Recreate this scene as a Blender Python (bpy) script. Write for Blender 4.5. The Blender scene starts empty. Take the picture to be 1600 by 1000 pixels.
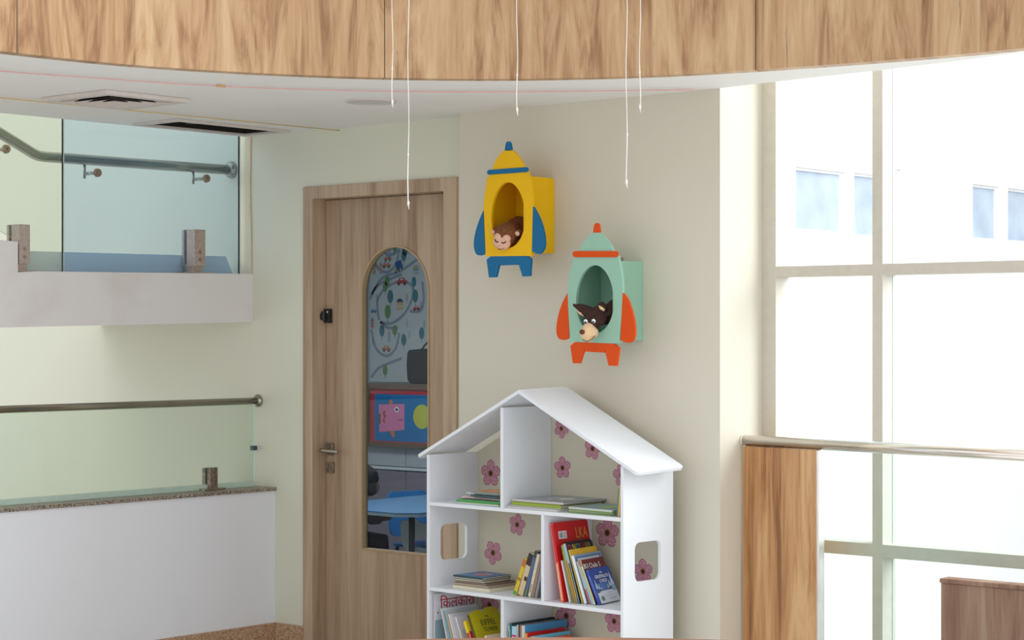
import bpy, bmesh, math, random
from mathutils import Vector, Matrix, noise
random.seed(7)
S = bpy.context.scene
COL = S.collection
# ------------------------------------------------------------------ camera
F = 3140.0; HY = 520.0
TH = math.radians(40.706); CA, SA = math.cos(TH), math.sin(TH)
CAM = (6.317, -6.106, 1.5)
cd = bpy.data.cameras.new('camera'); cam = bpy.data.objects.new('camera', cd); COL.objects.link(cam)
cam.location = CAM; cam.rotation_euler = (math.pi/2, 0, TH)
cd.sensor_width = 36; cd.lens = 36*F/1600; cd.shift_y = 20/1600; cd.clip_end = 200
S.camera = cam
# ------------------------------------------------------------------ light
w = bpy.data.worlds.new('sky'); S.world = w; w.use_nodes = True
bg = w.node_tree.nodes['Background']; bg.inputs[0].default_value = (0.94, 0.97, 1.0, 1); bg.inputs[1].default_value = 1.15
S.view_settings.view_transform = 'Standard'; S.view_settings.look = 'None'
S.view_settings.gamma = 1; S.view_settings.exposure = 0.0
def area(name, loc, rot, sx, sy, power, col=(1, 1, 1)):
    l = bpy.data.lights.new(name, 'AREA'); l.shape = 'RECTANGLE'; l.size = sx; l.size_y = sy; l.energy = power; l.color = col
    o = bpy.data.objects.new(name, l); o.location = loc; o.rotation_euler = rot; COL.objects.link(o); return o
R = math.radians
area('overhead_fill', (3.2, -2.9, 5.2), (0, 0, 0), 3.4, 3.4, 8, (1.0, 0.98, 0.94))  # unseen area light added as soft fill over the atrium; no skylight is built
area('stair_fill', (-2.6, -3.6, 3.6), (R(58), 0, R(-20)), 2.2, 2.0, 22, (0.95, 1.0, 0.98))  # area light added to brighten the stairwell; no window is built there
area('classroom_fill', (-1.2, 1.4, 2.5), (0, 0, 0), 1.0, 0.6, 52, (0.9, 0.97, 1.0))  # area light added to lift the dim classroom; no fitting is modelled
area('outdoor_daylight', (6.0, 9.0, 9.0), (R(-20), R(62), 0), 10, 14, 2800, (1, 0.99, 0.97))

area('right_fill', (6.3, -1.3, 2.3), (R(90), 0, R(90)), 2.6, 3.2, 30, (0.94, 0.97, 1.0))  # unseen area light added to brighten right-facing sides; no glazing stands there
area('window_daylight', (5.4, 2.3, 2.4), (R(84), 0, R(118)), 3.2, 3.6, 130, (0.96, 0.98, 1.0))

# ------------------------------------------------------------------ pixel helpers (photo pixel -> point on a real plane)
def ray(px, py):
    a = (px-800)/F
    return (a*CA-SA, a*SA+CA, (HY-py)/F)
def hit(px, py, ax, v):
    d = ray(px, py); t = (v-CAM[ax])/d[ax]
    return Vector([CAM[i]+t*d[i] for i in range(3)])

# ------------------------------------------------------------------ materials
def lin(c):
    r = []
    for v in c[:3]:
        v = v/255.0
        r.append(v/12.92 if v <= 0.04045 else ((v+0.055)/1.055)**2.4)
    return (*r, 1.0)
MC = {}
def mat(name, col, rough=0.6, metal=0.0, spec=0.5, var=0.04, scale=30, bump=0.0, coat=0.0):
    if name in MC: return MC[name]
    m = bpy.data.materials.new(name); m.use_nodes = True; nt = m.node_tree; b = nt.nodes['Principled BSDF']
    b.inputs['Roughness'].default_value = rough; b.inputs['Metallic'].default_value = metal
    b.inputs['Specular IOR Level'].default_value = spec
    if coat: b.inputs['Coat Weight'].default_value = coat; b.inputs['Coat Roughness'].default_value = 0.15
    c = lin(col)
    tc = nt.nodes.new('ShaderNodeTexCoord'); n = nt.nodes.new('ShaderNodeTexNoise'); n.inputs['Scale'].default_value = scale; n.inputs['Detail'].default_value = 4
    nt.links.new(tc.outputs['Object'], n.inputs['Vector'])
    r = nt.nodes.new('ShaderNodeValToRGB')
    r.color_ramp.elements[0].position = 0.3; r.color_ramp.elements[1].position = 0.7
    r.color_ramp.elements[0].color = (*[x*(1-var*1.5) for x in c[:3]], 1); r.color_ramp.elements[1].color = (*[min(1, x*(1+var)) for x in c[:3]], 1)
    nt.links.new(n.outputs['Fac'], r.inputs[0]); nt.links.new(r.outputs[0], b.inputs['Base Color'])
    if bump:
        bp = nt.nodes.new('ShaderNodeBump'); bp.inputs['Strength'].default_value = bump; bp.inputs['Distance'].default_value = 0.002
        nt.links.new(n.outputs['Fac'], bp.inputs['Height']); nt.links.new(bp.outputs[0], b.inputs['Normal'])
    MC[name] = m; return m
def paint(name, col, stain=None, sscale=1.3, samt=0.25, rough=0.75):
    """painted plaster with soft, patchy dirt of its own"""
    m = bpy.data.materials.new(name); m.use_nodes = True; nt = m.node_tree; b = nt.nodes['Principled BSDF']
    b.inputs['Roughness'].default_value = rough; b.inputs['Specular IOR Level'].default_value = 0.25
    tc = nt.nodes.new('ShaderNodeTexCoord')
    n = nt.nodes.new('ShaderNodeTexNoise'); n.inputs['Scale'].default_value = sscale; n.inputs['Detail'].default_value = 6; n.inputs['Roughness'].default_value = 0.55
    nt.links.new(tc.outputs['Object'], n.inputs['Vector'])
    r = nt.nodes.new('ShaderNodeValToRGB'); r.color_ramp.elements[0].position = 0.5; r.color_ramp.elements[1].position = 0.8
    r.color_ramp.elements[0].color = (0, 0, 0, 1); r.color_ramp.elements[1].color = (samt, samt, samt, 1)
    nt.links.new(n.outputs['Fac'], r.inputs[0])
    mx = nt.nodes.new('ShaderNodeMix'); mx.data_type = 'RGBA'
    mx.inputs[6].default_value = lin(col); mx.inputs[7].default_value = lin(stain or [x*0.9 for x in col])
    nt.links.new(r.outputs[0], mx.inputs[0]); nt.links.new(mx.outputs[2], b.inputs['Base Color'])
    n2 = nt.nodes.new('ShaderNodeTexNoise'); n2.inputs['Scale'].default_value = 90; n2.inputs['Detail'].default_value = 3
    nt.links.new(tc.outputs['Object'], n2.inputs['Vector'])
    bp = nt.nodes.new('ShaderNodeBump'); bp.inputs['Strength'].default_value = 0.12; bp.inputs['Distance'].default_value = 0.001
    nt.links.new(n2.outputs['Fac'], bp.inputs['Height']); nt.links.new(bp.outputs[0], b.inputs['Normal'])
    return m
def wood(name, cols, uv=False, patch=(7, 7, 0.9), grain=(70, 70, 2.2), crack=0.6, rough=0.45, seam=None, offset=(0, 0, 0), fine=0.35, planks=0, swirl=0.9):
    """cols: dark, mid, light sRGB; grain runs along z (or v)"""
    m = bpy.data.materials.new(name); m.use_nodes = True; nt = m.node_tree; b = nt.nodes['Principled BSDF']
    b.inputs['Roughness'].default_value = rough; b.inputs['Specular IOR Level'].default_value = 0.4
    tc = nt.nodes.new('ShaderNodeTexCoord'); src = tc.outputs['UV' if uv else 'Object']
    def mp(sc, off=offset):
        k = nt.nodes.new('ShaderNodeMapping'); k.inputs['Scale'].default_value = sc; k.inputs['Location'].default_value = off
        nt.links.new(src, k.inputs['Vector']); return k
    def nz(v, scale, det, dist=0.0, ro=0.5):
        n = nt.nodes.new('ShaderNodeTexNoise'); n.inputs['Scale'].default_value = scale; n.inputs['Detail'].default_value = det
        n.inputs['Distortion'].default_value = dist; n.inputs['Roughness'].default_value = ro
        nt.links.new(v.outputs[0], n.inputs['Vector']); return n
    def swap(sc): return (sc[0], sc[2], sc[0]) if uv else sc
    A = nz(mp(swap(patch)), 1.0, 5, swirl, 0.6); B = nz(mp(swap(grain)), 1.0, 6, 0.25, 0.65)
    r1 = nt.nodes.new('ShaderNodeValToRGB'); e = r1.color_ramp.elements
    e[0].position = 0.30; e[0].color = lin(cols[0]); e[1].position = 0.68; e[1].color = lin(cols[2])
    q = e.new(0.47); q.color = lin(cols[1])
    mad = nt.nodes.new('ShaderNodeMath'); mad.operation = 'MULTIPLY_ADD'; mad.inputs[1].default_value = fine; 
    sub = nt.nodes.new('ShaderNodeMath'); sub.operation = 'SUBTRACT'; sub.inputs[1].default_value = 0.5*fine
    nt.links.new(B.outputs['Fac'], mad.inputs[0]); nt.links.new(A.outputs['Fac'], mad.inputs[2])
    nt.links.new(mad.outputs[0], sub.inputs[0]); nt.links.new(sub.outputs[0], r1.inputs[0])
    out = r1.outputs[0]
    if planks:
        sp0 = nt.nodes.new('ShaderNodeSeparateXYZ'); nt.links.new(src, sp0.inputs[0])
        dv = nt.nodes.new('ShaderNodeMath'); dv.operation = 'DIVIDE'; dv.inputs[1].default_value = planks; nt.links.new(sp0.outputs[0], dv.inputs[0])
        fl = nt.nodes.new('ShaderNodeMath'); fl.operation = 'FLOOR'; nt.links.new(dv.outputs[0], fl.inputs[0])
        wn = nt.nodes.new('ShaderNodeTexWhiteNoise'); wn.noise_dimensions = '1D'; nt.links.new(fl.outputs[0], wn.inputs['W'])
        ml = nt.nodes.new('ShaderNodeMath'); ml.operation = 'MULTIPLY_ADD'; ml.inputs[1].default_value = 0.17; nt.links.new(wn.outputs['Value'], ml.inputs[0])
        nt.links.new(sub.outputs[0], ml.inputs[2]); s2 = nt.nodes.new('ShaderNodeMath'); s2.operation = 'SUBTRACT'; s2.inputs[1].default_value = 0.085
        nt.links.new(ml.outputs[0], s2.inputs[0]); nt.links.new(s2.outputs[0], r1.inputs[0])
    if crack:
        Cn = nz(mp(swap((patch[0]*2.6, patch[1]*2.6, patch[2]*1.3)), (3.1, 1.7, 5.5)), 1.0, 4, 0.5, 0.6)
        r2 = nt.nodes.new('ShaderNodeValToRGB'); f = r2.color_ramp.elements
        f[0].position = 0.27; f[0].color = (crack, crack, crack, 1); f[1].position = 0.345; f[1].color = (0, 0, 0, 1)
        nt.links.new(Cn.outputs['Fac'], r2.inputs[0])
        mx = nt.nodes.new('ShaderNodeMix'); mx.data_type = 'RGBA'; mx.inputs[7].default_value = lin([c*0.5 for c in cols[0]])
        nt.links.new(r2.outputs[0], mx.inputs[0]); nt.links.new(out, mx.inputs[6]); out = mx.outputs[2]
    if seam:
        sp = nt.nodes.new('ShaderNodeSeparateXYZ'); nt.links.new(src, sp.inputs[0])
        md = nt.nodes.new('ShaderNodeMath'); md.operation = 'PINGPONG'; md.inputs[1].default_value = seam[0]/2
        ad = nt.nodes.new('ShaderNodeMath'); ad.operation = 'ADD'; ad.inputs[1].default_value = seam[1]
        nt.links.new(sp.outputs[0], ad.inputs[0]); nt.links.new(ad.outputs[0], md.inputs[0])
        lt = nt.nodes.new('ShaderNodeMath'); lt.operation = 'LESS_THAN'; lt.inputs[1].default_value = 0.0016
        nt.links.new(md.outputs[0], lt.inputs[0])
        mx = nt.nodes.new('ShaderNodeMix'); mx.data_type = 'RGBA'; mx.inputs[7].default_value = lin([c*0.45 for c in cols[0]])
        nt.links.new(lt.outputs[0], mx.inputs[0]); nt.links.new(out, mx.inputs[6]); out = mx.outputs[2]
    nt.links.new(out, b.inputs['Base Color'])
    bp = nt.nodes.new('ShaderNodeBump'); bp.inputs['Strength'].default_value = 0.15; bp.inputs['Distance'].default_value = 0.001
    nt.links.new(B.outputs['Fac'], bp.inputs['Height']); nt.links.new(bp.outputs[0], b.inputs['Normal'])
    return m
def glass(name, tint, refl=1.0, haze=0.0, hazecol=(255, 255, 255)):
    m = bpy.data.materials.new(name); m.use_nodes = True; nt = m.node_tree; nt.nodes.remove(nt.nodes['Principled BSDF'])
    o = nt.nodes['Material Output']; t = nt.nodes.new('ShaderNodeBsdfTransparent'); t.inputs[0].default_value = lin(tint)
    g = nt.nodes.new('ShaderNodeBsdfGlossy'); g.inputs['Roughness'].default_value = 0.02
    fr = nt.nodes.new('ShaderNodeFresnel'); fr.inputs[0].default_value = 1.45
    mu = nt.nodes.new('ShaderNodeMath'); mu.operation = 'MULTIPLY'; mu.inputs[1].default_value = refl
    ge = nt.nodes.new('ShaderNodeNewGeometry'); inv = nt.nodes.new('ShaderNodeMath'); inv.operation = 'SUBTRACT'; inv.inputs[0].default_value = 1.0; nt.links.new(ge.outputs['Backfacing'], inv.inputs[1])
    fm = nt.nodes.new('ShaderNodeMath'); fm.operation = 'MULTIPLY'; nt.links.new(fr.outputs[0], fm.inputs[0]); nt.links.new(inv.outputs[0], fm.inputs[1]); nt.links.new(fm.outputs[0], mu.inputs[0])
    mx = nt.nodes.new('ShaderNodeMixShader'); nt.links.new(mu.outputs[0], mx.inputs[0]); nt.links.new(t.outputs[0], mx.inputs[1]); nt.links.new(g.outputs[0], mx.inputs[2])
    last = mx
    if haze:
        d = nt.nodes.new('ShaderNodeBsdfDiffuse'); d.inputs[0].default_value = lin(hazecol)
        m2 = nt.nodes.new('ShaderNodeMixShader'); m2.inputs[0].default_value = haze
        nt.links.new(mx.outputs[0], m2.inputs[1]); nt.links.new(d.outputs[0], m2.inputs[2]); last = m2
    nt.links.new(last.outputs[0], o.inputs[0]); return m
def granite(name, a, b_, c):
    m = bpy.data.materials.new(name); m.use_nodes = True; nt = m.node_tree; b = nt.nodes['Principled BSDF']; b.inputs['Roughness'].default_value = 0.35
    tc = nt.nodes.new('ShaderNodeTexCoord'); v = nt.nodes.new('ShaderNodeTexVoronoi'); v.inputs['Scale'].default_value = 260
    nt.links.new(tc.outputs['Object'], v.inputs['Vector'])
    r = nt.nodes.new('ShaderNodeValToRGB'); e = r.color_ramp.elements; e[0].color = lin(a); e[1].color = lin(c); e[0].position = 0.15; e[1].position = 0.85
    q = e.new(0.5); q.color = lin(b_); sp = nt.nodes.new('ShaderNodeSeparateColor'); nt.links.new(v.outputs['Color'], sp.inputs[0])
    nt.links.new(sp.outputs[0], r.inputs[0]); nt.links.new(r.outputs[0], b.inputs['Base Color']); return m

M_wall = paint('cream_wall_paint', (214, 208, 192), (206, 198, 178))
M_stairwall = paint('pale_stair_wall_paint', (222, 221, 203), (210, 209, 190), 0.9)
M_para = paint('white_parapet_paint', (238, 239, 244), (205, 203, 206), 1.5)
M_slab = paint('scuffed_white_paint', (234, 230, 229), (206, 192, 184), 3.0, 0.5)
M_ceil = paint('white_ceiling_paint', (238, 236, 232), (218, 212, 202), 1.8)
M_fascia = wood('pear_wood_laminate', [(148, 108, 74), (186, 148, 109), (206, 173, 134)], uv=True, planks=0.155, swirl=1.7, patch=(10, 10, 1.5), grain=(75, 75, 4), crack=0.7, seam=(1.3, 0.18))
M_panel = wood('honey_wood_laminate', [(138, 92, 56), (182, 132, 86), (210, 168, 120)], planks=0.095, swirl=1.5, patch=(12, 12, 1.0), grain=(80, 80, 3), crack=0.7)
M_box = wood('reddish_wood_laminate', [(120, 70, 56), (158, 106, 86), (184, 138, 116)], patch=(10, 10, 1.2), grain=(80, 80, 3), crack=0.4)
M_door = wood('oak_door_veneer', [(146, 114, 88), (172, 146, 120), (190, 166, 140)], patch=(9, 9, 0.5), grain=(140, 140, 3.5), crack=0.12, rough=0.5, fine=0.5)
M_frame = wood('oak_door_frame', [(156, 128, 104), (182, 156, 130), (200, 176, 150)], patch=(9, 9, 0.6), grain=(140, 140, 3), crack=0.1, rough=0.5, fine=0.5)
M_railwood = wood('brown_rail_wood', [(110, 70, 48), (140, 95, 70), (160, 115, 88)], patch=(4, 4, 4), crack=0)
M_steel = mat('brushed_steel', (178, 172, 160), 0.22, 1.0, var=0.1, scale=8)
M_steelr = mat('polished_rail_steel', (246, 238, 230), 0.24, 1.0, var=0.06, scale=8)
M_oldsteel = mat('tarnished_steel', (150, 135, 122), 0.5, 0.7, var=0.35, scale=60)
M_bronze = mat('bronze_disc', (160, 140, 122), 0.4, 0.6, var=0.2)
M_white = mat('white_laminate', (232, 235, 240), 0.38, spec=0.45, var=0.01, scale=4)
M_winframe = mat('window_frame_paint', (200, 194, 180), 0.5, var=0.03)
M_glassG = glass('green_balustrade_glass', (246, 250, 247), 1.0, 0.05, (196, 220, 206))
M_glassB = glass('blue_green_balustrade_glass', (235, 244, 250), 0.9, 0.06, (160, 198, 220))
M_glassR = glass('landing_glass', (244, 250, 249), 0.6)
M_glassD = glass('door_glass', (222, 225, 230), 0.7)
M_glassW = glass('window_glass', (250, 253, 255), 0.5)
M_edge = mat('glass_edge', (205, 228, 214), 0.2)
M_dedge = mat('dark_glass_edge', (196, 210, 203), 0.3)
M_clamp = mat('worn_clamp_metal', (186, 170, 160), 0.5, 0.25, var=0.12, scale=90)
M_gran = granite('grey_brown_granite', (70, 60, 52), (140, 126, 110), (190, 178, 160))
M_skirt = granite('pink_granite_skirting', (150, 112, 84), (186, 150, 118), (210, 182, 152))
M_black = mat('black_plastic', (28, 28, 30), 0.4)
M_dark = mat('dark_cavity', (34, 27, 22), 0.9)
M_floor = granite('beige_floor_stone', (168, 160, 150), (188, 182, 172), (204, 200, 192))
M_string = mat('white_string', (238, 235, 228), 0.9)

# ------------------------------------------------------------------ mesh helpers
class MB:
    def __init__(s): s.bm = bmesh.new(); s.mats = []
    def mi(s, m):
        if m is None: m = M_white
        if m not in s.mats: s.mats.append(m)
        return s.mats.index(m)
    def _v(s, pts, T=None): return [s.bm.verts.new((T @ Vector(p)) if T else Vector(p)) for p in pts]
    def face(s, pts, m, T=None):
        f = s.bm.faces.new(s._v(pts, T)); f.material_index = s.mi(m); return f
    def box(s, x0, x1, y0, y1, z0, z1, m, T=None):
        v = s._v([(x, y, z) for x in (x0, x1) for y in (y0, y1) for z in (z0, z1)], T); i = s.mi(m)
        for q in ((0, 1, 3, 2), (4, 6, 7, 5), (0, 4, 5, 1), (2, 3, 7, 6), (0, 2, 6, 4), (1, 5, 7, 3)):
            f = s.bm.faces.new([v[k] for k in q]); f.material_index = i
        return s
    def plate(s, outer, holes, fn, d, m, medge=None):
        """outer/holes: 2-D loops, fn: 2-D -> 3-D, d: thickness vector"""
        d = Vector(d); i = s.mi(m); ie = s.mi(medge or m)
        A, B, E = [], [], []
        for lp in [outer]+list(holes):
            a = [s.bm.verts.new(fn(*p)) for p in lp]; b = [s.bm.verts.new(v.co+d) for v in a]
            A += a; B += b; n = len(a)
            E += [s.bm.edges.new((a[k], a[(k+1) % n])) for k in range(n)]
            for k in range(n):
                f = s.bm.faces.new((a[k], a[(k+1) % n], b[(k+1) % n], b[k])); f.material_index = ie
        r = bmesh.ops.triangle_fill(s.bm, use_beauty=True, edges=E)
        mp = dict(zip(A, B))
        for f in [g for g in r['geom'] if isinstance(g, bmesh.types.BMFace)]:
            f.material_index = i; g = s.bm.faces.new([mp[v] for v in reversed(f.verts)]); g.material_index = i
        return s
    def tube(s, pts, r, m, n=12, cap=True, T=None):
        pts = [Vector(p) for p in pts]; i = s.mi(m); rings = []
        for k, p in enumerate(pts):
            a = pts[max(k-1, 0)]; b = pts[min(k+1, len(pts)-1)]; t = (b-a).normalized()
            up = Vector((0, 0, 1)) if abs(t.z) < 0.95 else Vector((1, 0, 0))
            x = t.cross(up).normalized(); y = x.cross(t); rr = r[k] if isinstance(r, (list, tuple)) else r
            rings.append(s._v([p+x*math.cos(2*math.pi*j/n)*rr+y*math.sin(2*math.pi*j/n)*rr for j in range(n)], T))
        for k in range(len(rings)-1):
            for j in range(n):
                f = s.bm.faces.new((rings[k][j], rings[k][(j+1) % n], rings[k+1][(j+1) % n], rings[k+1][j])); f.material_index = i; f.smooth = True
        if cap:
            for q in (rings[0], list(reversed(rings[-1]))):
                f = s.bm.faces.new(q); f.material_index = i
        return s
    def ball(s, c, r, m, T=None, u=16, v=10):
        r = (r, r, r) if not isinstance(r, (tuple, list)) else r
        M = Matrix.Translation(c) @ (T or Matrix()) @ Matrix.Diagonal((*r, 1)); i = s.mi(m)
        g = bmesh.ops.create_uvsphere(s.bm, u_segments=u, v_segments=v, radius=1, matrix=M)
        for vv in g['verts']:
            for f in vv.link_faces: f.material_index = i; f.smooth = True
        return s
    def disc(s, c, r, m, T, n=20):
        return s.face([(c[0]+r*math.cos(2*math.pi*k/n), c[1]+r*math.sin(2*math.pi*k/n), c[2]) for k in range(n)], m, T)
    def build(s, name, parent=None, bevel=0.0, recalc=True, seg=2):
        if recalc: bmesh.ops.recalc_face_normals(s.bm, faces=s.bm.faces)
        me = bpy.data.meshes.new(name); s.bm.to_mesh(me); s.bm.free()
        for m in s.mats: me.materials.append(m)
        o = bpy.data.objects.new(name, me); COL.objects.link(o)
        if parent: o.parent = parent
        if bevel:
            b = o.modifiers.new('bevel', 'BEVEL'); b.width = bevel; b.segments = seg; b.limit_method = 'ANGLE'; b.angle_limit = R(40)
        return o
def tag(o, label, cat, group=None):
    o['label'] = label; o['category'] = cat
    if group: o['group'] = group
    return o
def struct(o, label=None):
    o['kind'] = 'structure'
    if label: o['label'] = label
    return o
def empty(name, loc=(0, 0, 0), rz=0):
    o = bpy.data.objects.new(name, None); COL.objects.link(o); o.location = loc; o.rotation_euler = (0, 0, rz); o.empty_display_size = 0.05; return o
def W2L(root): return Matrix.LocRotScale(root.location, root.rotation_euler, None).inverted()
def local(root, o):
    """mesh was made in world coordinates: bring it into the frame of its root"""
    o.data.transform(W2L(root)); return o
def smooth_path(pts, n=8):
    out = []
    P = [Vector(p) for p in pts]
    for i in range(len(P)-1):
        p0 = P[max(i-1, 0)]; p1 = P[i]; p2 = P[i+1]; p3 = P[min(i+2, len(P)-1)]
        for k in range(n):
            t = k/n
            out.append(0.5*((2*p1)+(-p0+p2)*t+(2*p0-5*p1+4*p2-p3)*t*t+(-p0+3*p1-3*p2+p3)*t*t*t))
    out.append(P[-1]); return out
def ell(cx, cy, rx, ry, n=40): return [(cx+rx*math.cos(2*math.pi*k/n), cy+ry*math.sin(2*math.pi*k/n)) for k in range(n)]
def rrect(x0, x1, y0, y1, r, n=6):
    o = []
    for cx, cy, a in ((x1-r, y1-r, 0), (x0+r, y1-r, 90), (x0+r, y0+r, 180), (x1-r, y0+r, 270)):
        for k in range(n+1):
            t = R(a+90*k/n); o.append((cx+r*math.cos(t), cy+r*math.sin(t)))
    return o
FONTN = 0
def text_into(mb, body, size, m, T, align='LEFT', sx=1.0, depth=0.0003):
    """adds lettering, lying in the XY plane of T, to the mesh builder"""
    cu = bpy.data.curves.new('lettering', 'FONT'); cu.body = body; cu.size = size; cu.align_x = align; cu.extrude = depth; cu.resolution_u = 3
    o = bpy.data.objects.new('lettering', cu); COL.objects.link(o)
    dg = bpy.context.evaluated_depsgraph_get(); me = bpy.data.meshes.new_from_object(o.evaluated_get(dg))
    me.transform(T @ Matrix.Diagonal((sx, 1, 1, 1)))
    n0 = len(mb.bm.faces); mb.bm.from_mesh(me); mb.bm.faces.ensure_lookup_table(); i = mb.mi(m)
    for f in mb.bm.faces[n0:]: f.material_index = i
    bpy.data.objects.remove(o); bpy.data.curves.remove(cu); bpy.data.meshes.remove(me)
    return mb
def blob(name, parts, m, parent, voxel=0.006, disp=0.0, seed=0):
    """one continuous skin over overlapping ellipsoids / tapered limbs"""
    mb = MB()
    for p in parts:
        if not isinstance(p[0][0], (int, float)): mb.tube(p[0], p[1], m, 12)
        elif len(p) == 2: mb.ball(p[0], p[1], m)
        else: mb.ball(p[0], p[1], m, p[2])
    o = mb.build(name, parent)
    md = o.modifiers.new('remesh', 'REMESH'); md.mode = 'VOXEL'; md.voxel_size = voxel; md.use_smooth_shade = True
    sm = o.modifiers.new('smooth', 'SMOOTH'); sm.factor = 0.5; sm.iterations = 4
    if disp:
        t = bpy.data.textures.new('fur', 'CLOUDS'); t.noise_scale = voxel*2.2
        d = o.modifiers.new('fur', 'DISPLACE'); d.texture = t; d.strength = disp; d.mid_level = 0.5
    return o

# ------------------------------------------------------------------ SETTING
ZC = 2.385
RC = Vector((3.2, -2.53))
ringpx = [(0, 77), (200, 99), (400, 112), (640, 120.5), (750, 121.5), (1000, 117), (1200, 105.5), (1360, 94), (1600, 73)]
rp = []
for q in ringpx:
    h = hit(q[0], q[1], 2, ZC); d = Vector((h.x, h.y))-RC; rp.append((math.atan2(d.y, d.x), d.length))
rp = [(math.atan2(-1.6, -1.9)+2*math.pi, 2.30)] + [(a if a > 0 else a+2*math.pi, r) for a, r in rp] + [(R(60), 2.18), (R(35), 2.2), (R(10), 2.2)]
rp.sort()
ring = []
for i in range(len(rp)-1):
    (a0, r0), (a1, r1) = rp[i], rp[i+1]; n = max(2, int((a1-a0)/R(2.2)))
    for k in range(n): ring.append((a0+(a1-a0)*k/n, r0+(r1-r0)*k/n))
ring.append(rp[-1])
for _ in range(3): ring = [ring[0]]+[(ring[i][0], (ring[i-1][1]+2*ring[i][1]+ring[i+1][1])/4) for i in range(1, len(ring)-1)]+[ring[-1]]
def rpt(a, r, dr=0): return Vector((RC.x+(r+dr)*math.cos(a), RC.y+(r+dr)*math.sin(a)))
inner = [rpt(a, r) for a, r in ring]          # from right (small angle) to left
# ceiling
xe = -0.52
co = [(xe, 0.0), (0.8707, 0.0), (0.8707, -0.1), (2.1432, -0.1), (2.35, -0.125), (2.8, -0.155), (3.1, -0.19), (3.4046, -0.245), (3.9, -0.36), (4.5, -0.62), (5.1, -1.1), (5.5, -2.15)]
outer = co + [(rpt(a, r, 0.059).x, rpt(a, r, 0.059).y) for a, r in ring] + [(xe, inner[-1].y)]
OPN = (-0.405, -0.165, -0.69, -0.11)    # uncovered duct opening
hole = [(OPN[0], OPN[2]), (OPN[1], OPN[2]), (OPN[1], OPN[3]), (OPN[0], OPN[3])]
mb = MB(); mb.plate(outer, [hole], lambda x, y: Vector((x, y, ZC)), (0, 0, 0.22), M_ceil)
struct(mb.build('ceiling'))
# fascia
mb = MB(); mb.mi(M_fascia); bm = mb.bm; uvl = bm.loops.layers.uv.new('UVMap')
L = 0; prev = None; lay = []
for a, r in ring:
    p = rpt(a, r)
    if prev is not None: L += (p-prev).length
    prev = p; q = rpt(a, r, 0.058)
    lay.append((L, [bm.verts.new((p.x, p.y, ZC-0.004)), bm.verts.new((p.x, p.y, 3.4)), bm.verts.new((q.x, q.y, 3.4)), bm.verts.new((q.x, q.y, ZC-0.004))]))
for i in range(len(lay)-1):
    (l0, A), (l1, B) = lay[i], lay[i+1]
    for k in range(4):
        k2 = (k+1) % 4; f = bm.faces.new((A[k], B[k], B[k2], A[k2])); f.smooth = False
        vv = [(0, A[k]), (0, A[k2])]
        for lp in f.loops:
            lx = l0 if lp.vert in A else l1; z = lp.vert.co.z + (0.03 if lp.vert in (A[2], A[3], B[2], B[3]) else 0); lp[uvl].uv = (lx, z)
struct(mb.build('trim_1'), 'curved wood-veneer fascia of the upper floor edge')
# floor with the round opening
mb = MB(); big = [(-3.2, -9.0), (8.5, -9.0), (8.5, 0.4), (-3.2, 0.4)]
mb.plate(big, [[(RC.x+2.05*math.cos(2*math.pi*k/48), RC.y+0.02+2.05*math.sin(2*math.pi*k/48)) for k in range(48)]], lambda x, y: Vector((x, y, -0.12)), (0, 0, 0.12), M_floor)
struct(mb.build('floor'))
# wall with the door
DX0, DX1, DZ = -0.139, 0.773, 2.14
mb = MB(); mb.box(-6.0, DX0, 0, 0.12, -0.0, 4.6, M_stairwall); mb.box(DX0, DX1, 0, 0.12, DZ, 4.6, M_stairwall); mb.box(DX1, 0.90, 0, 0.12, 0, 4.6, M_stairwall)
struct(mb.build('wall_door'))
mb = MB(); mb.box(0.8707, 2.1432, -0.1, 0.24, 0, 4.6, M_wall); struct(mb.build('wall_back'))
# parapet
xL = -0.3294
mb = MB(); mb.box(-0.545, xL, -3.4, -0.0, 0, 0.797, M_para); struct(mb.build('wall_left'))
mb = MB(); mb.box(-0.565, xL+0.012, -3.4, 0.0, 0.797, 0.812, M_gran); struct(mb.build('trim_2', bevel=0.003), 'speckled granite capping on the white half-height wall')
mb = MB(); mb.box(xL, xL+0.012, -3.4, -0.0, 0, 0.21, M_skirt); struct(mb.build('baseboard_left', bevel=0.002))
mb = MB(); mb.box(xL+0.012, DX0-0.001, -0.012, 0.0, 0, 0.21, M_skirt); struct(mb.build('baseboard_door', bevel=0.002))
# stair landing edge above
xS = -0.4776
prof = [(0.0, 1.7655), (-1.16, 1.750), (-1.2628, 1.745), (-1.2628, 1.8664), (-1.35, 1.8720), (-2.2, 2.26), (-2.2, 2.0), (-1.65, 1.53), (-1.35, 1.5205), (0.0, 1.549)]
mb = MB(); mb.plate(prof, [], lambda y, z: Vector((xS, y, z)), (-1.1, 0, 0), M_slab); struct(mb.build('wall_stair_landing'))
mb = MB(); kz = 1.845
mb.plate([(-0.03, 1.762), (-0.075, kz), (-1.25, kz-0.01), (-1.25, 1.747)], [], lambda y, z: Vector((-0.575, y, z)), (-0.06, 0, 0), M_white)
struct(mb.build('trim_3'), 'white kerb behind the upper landing glass')
mb = MB(); mb.tube(smooth_path([hit(391, 205, 1, -0.006), hit(390, 300, 1, -0.006), hit(391.5, 360, 1, -0.006), hit(391.5, 426, 1, -0.006)], 6), 0.0045, mat('cream_plastic', (226, 208, 180), 0.5), 8)
tag(mb.build('cable_conduit'), 'thin cream cable conduit running up the wall beside the upper glass', 'cable')

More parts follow.
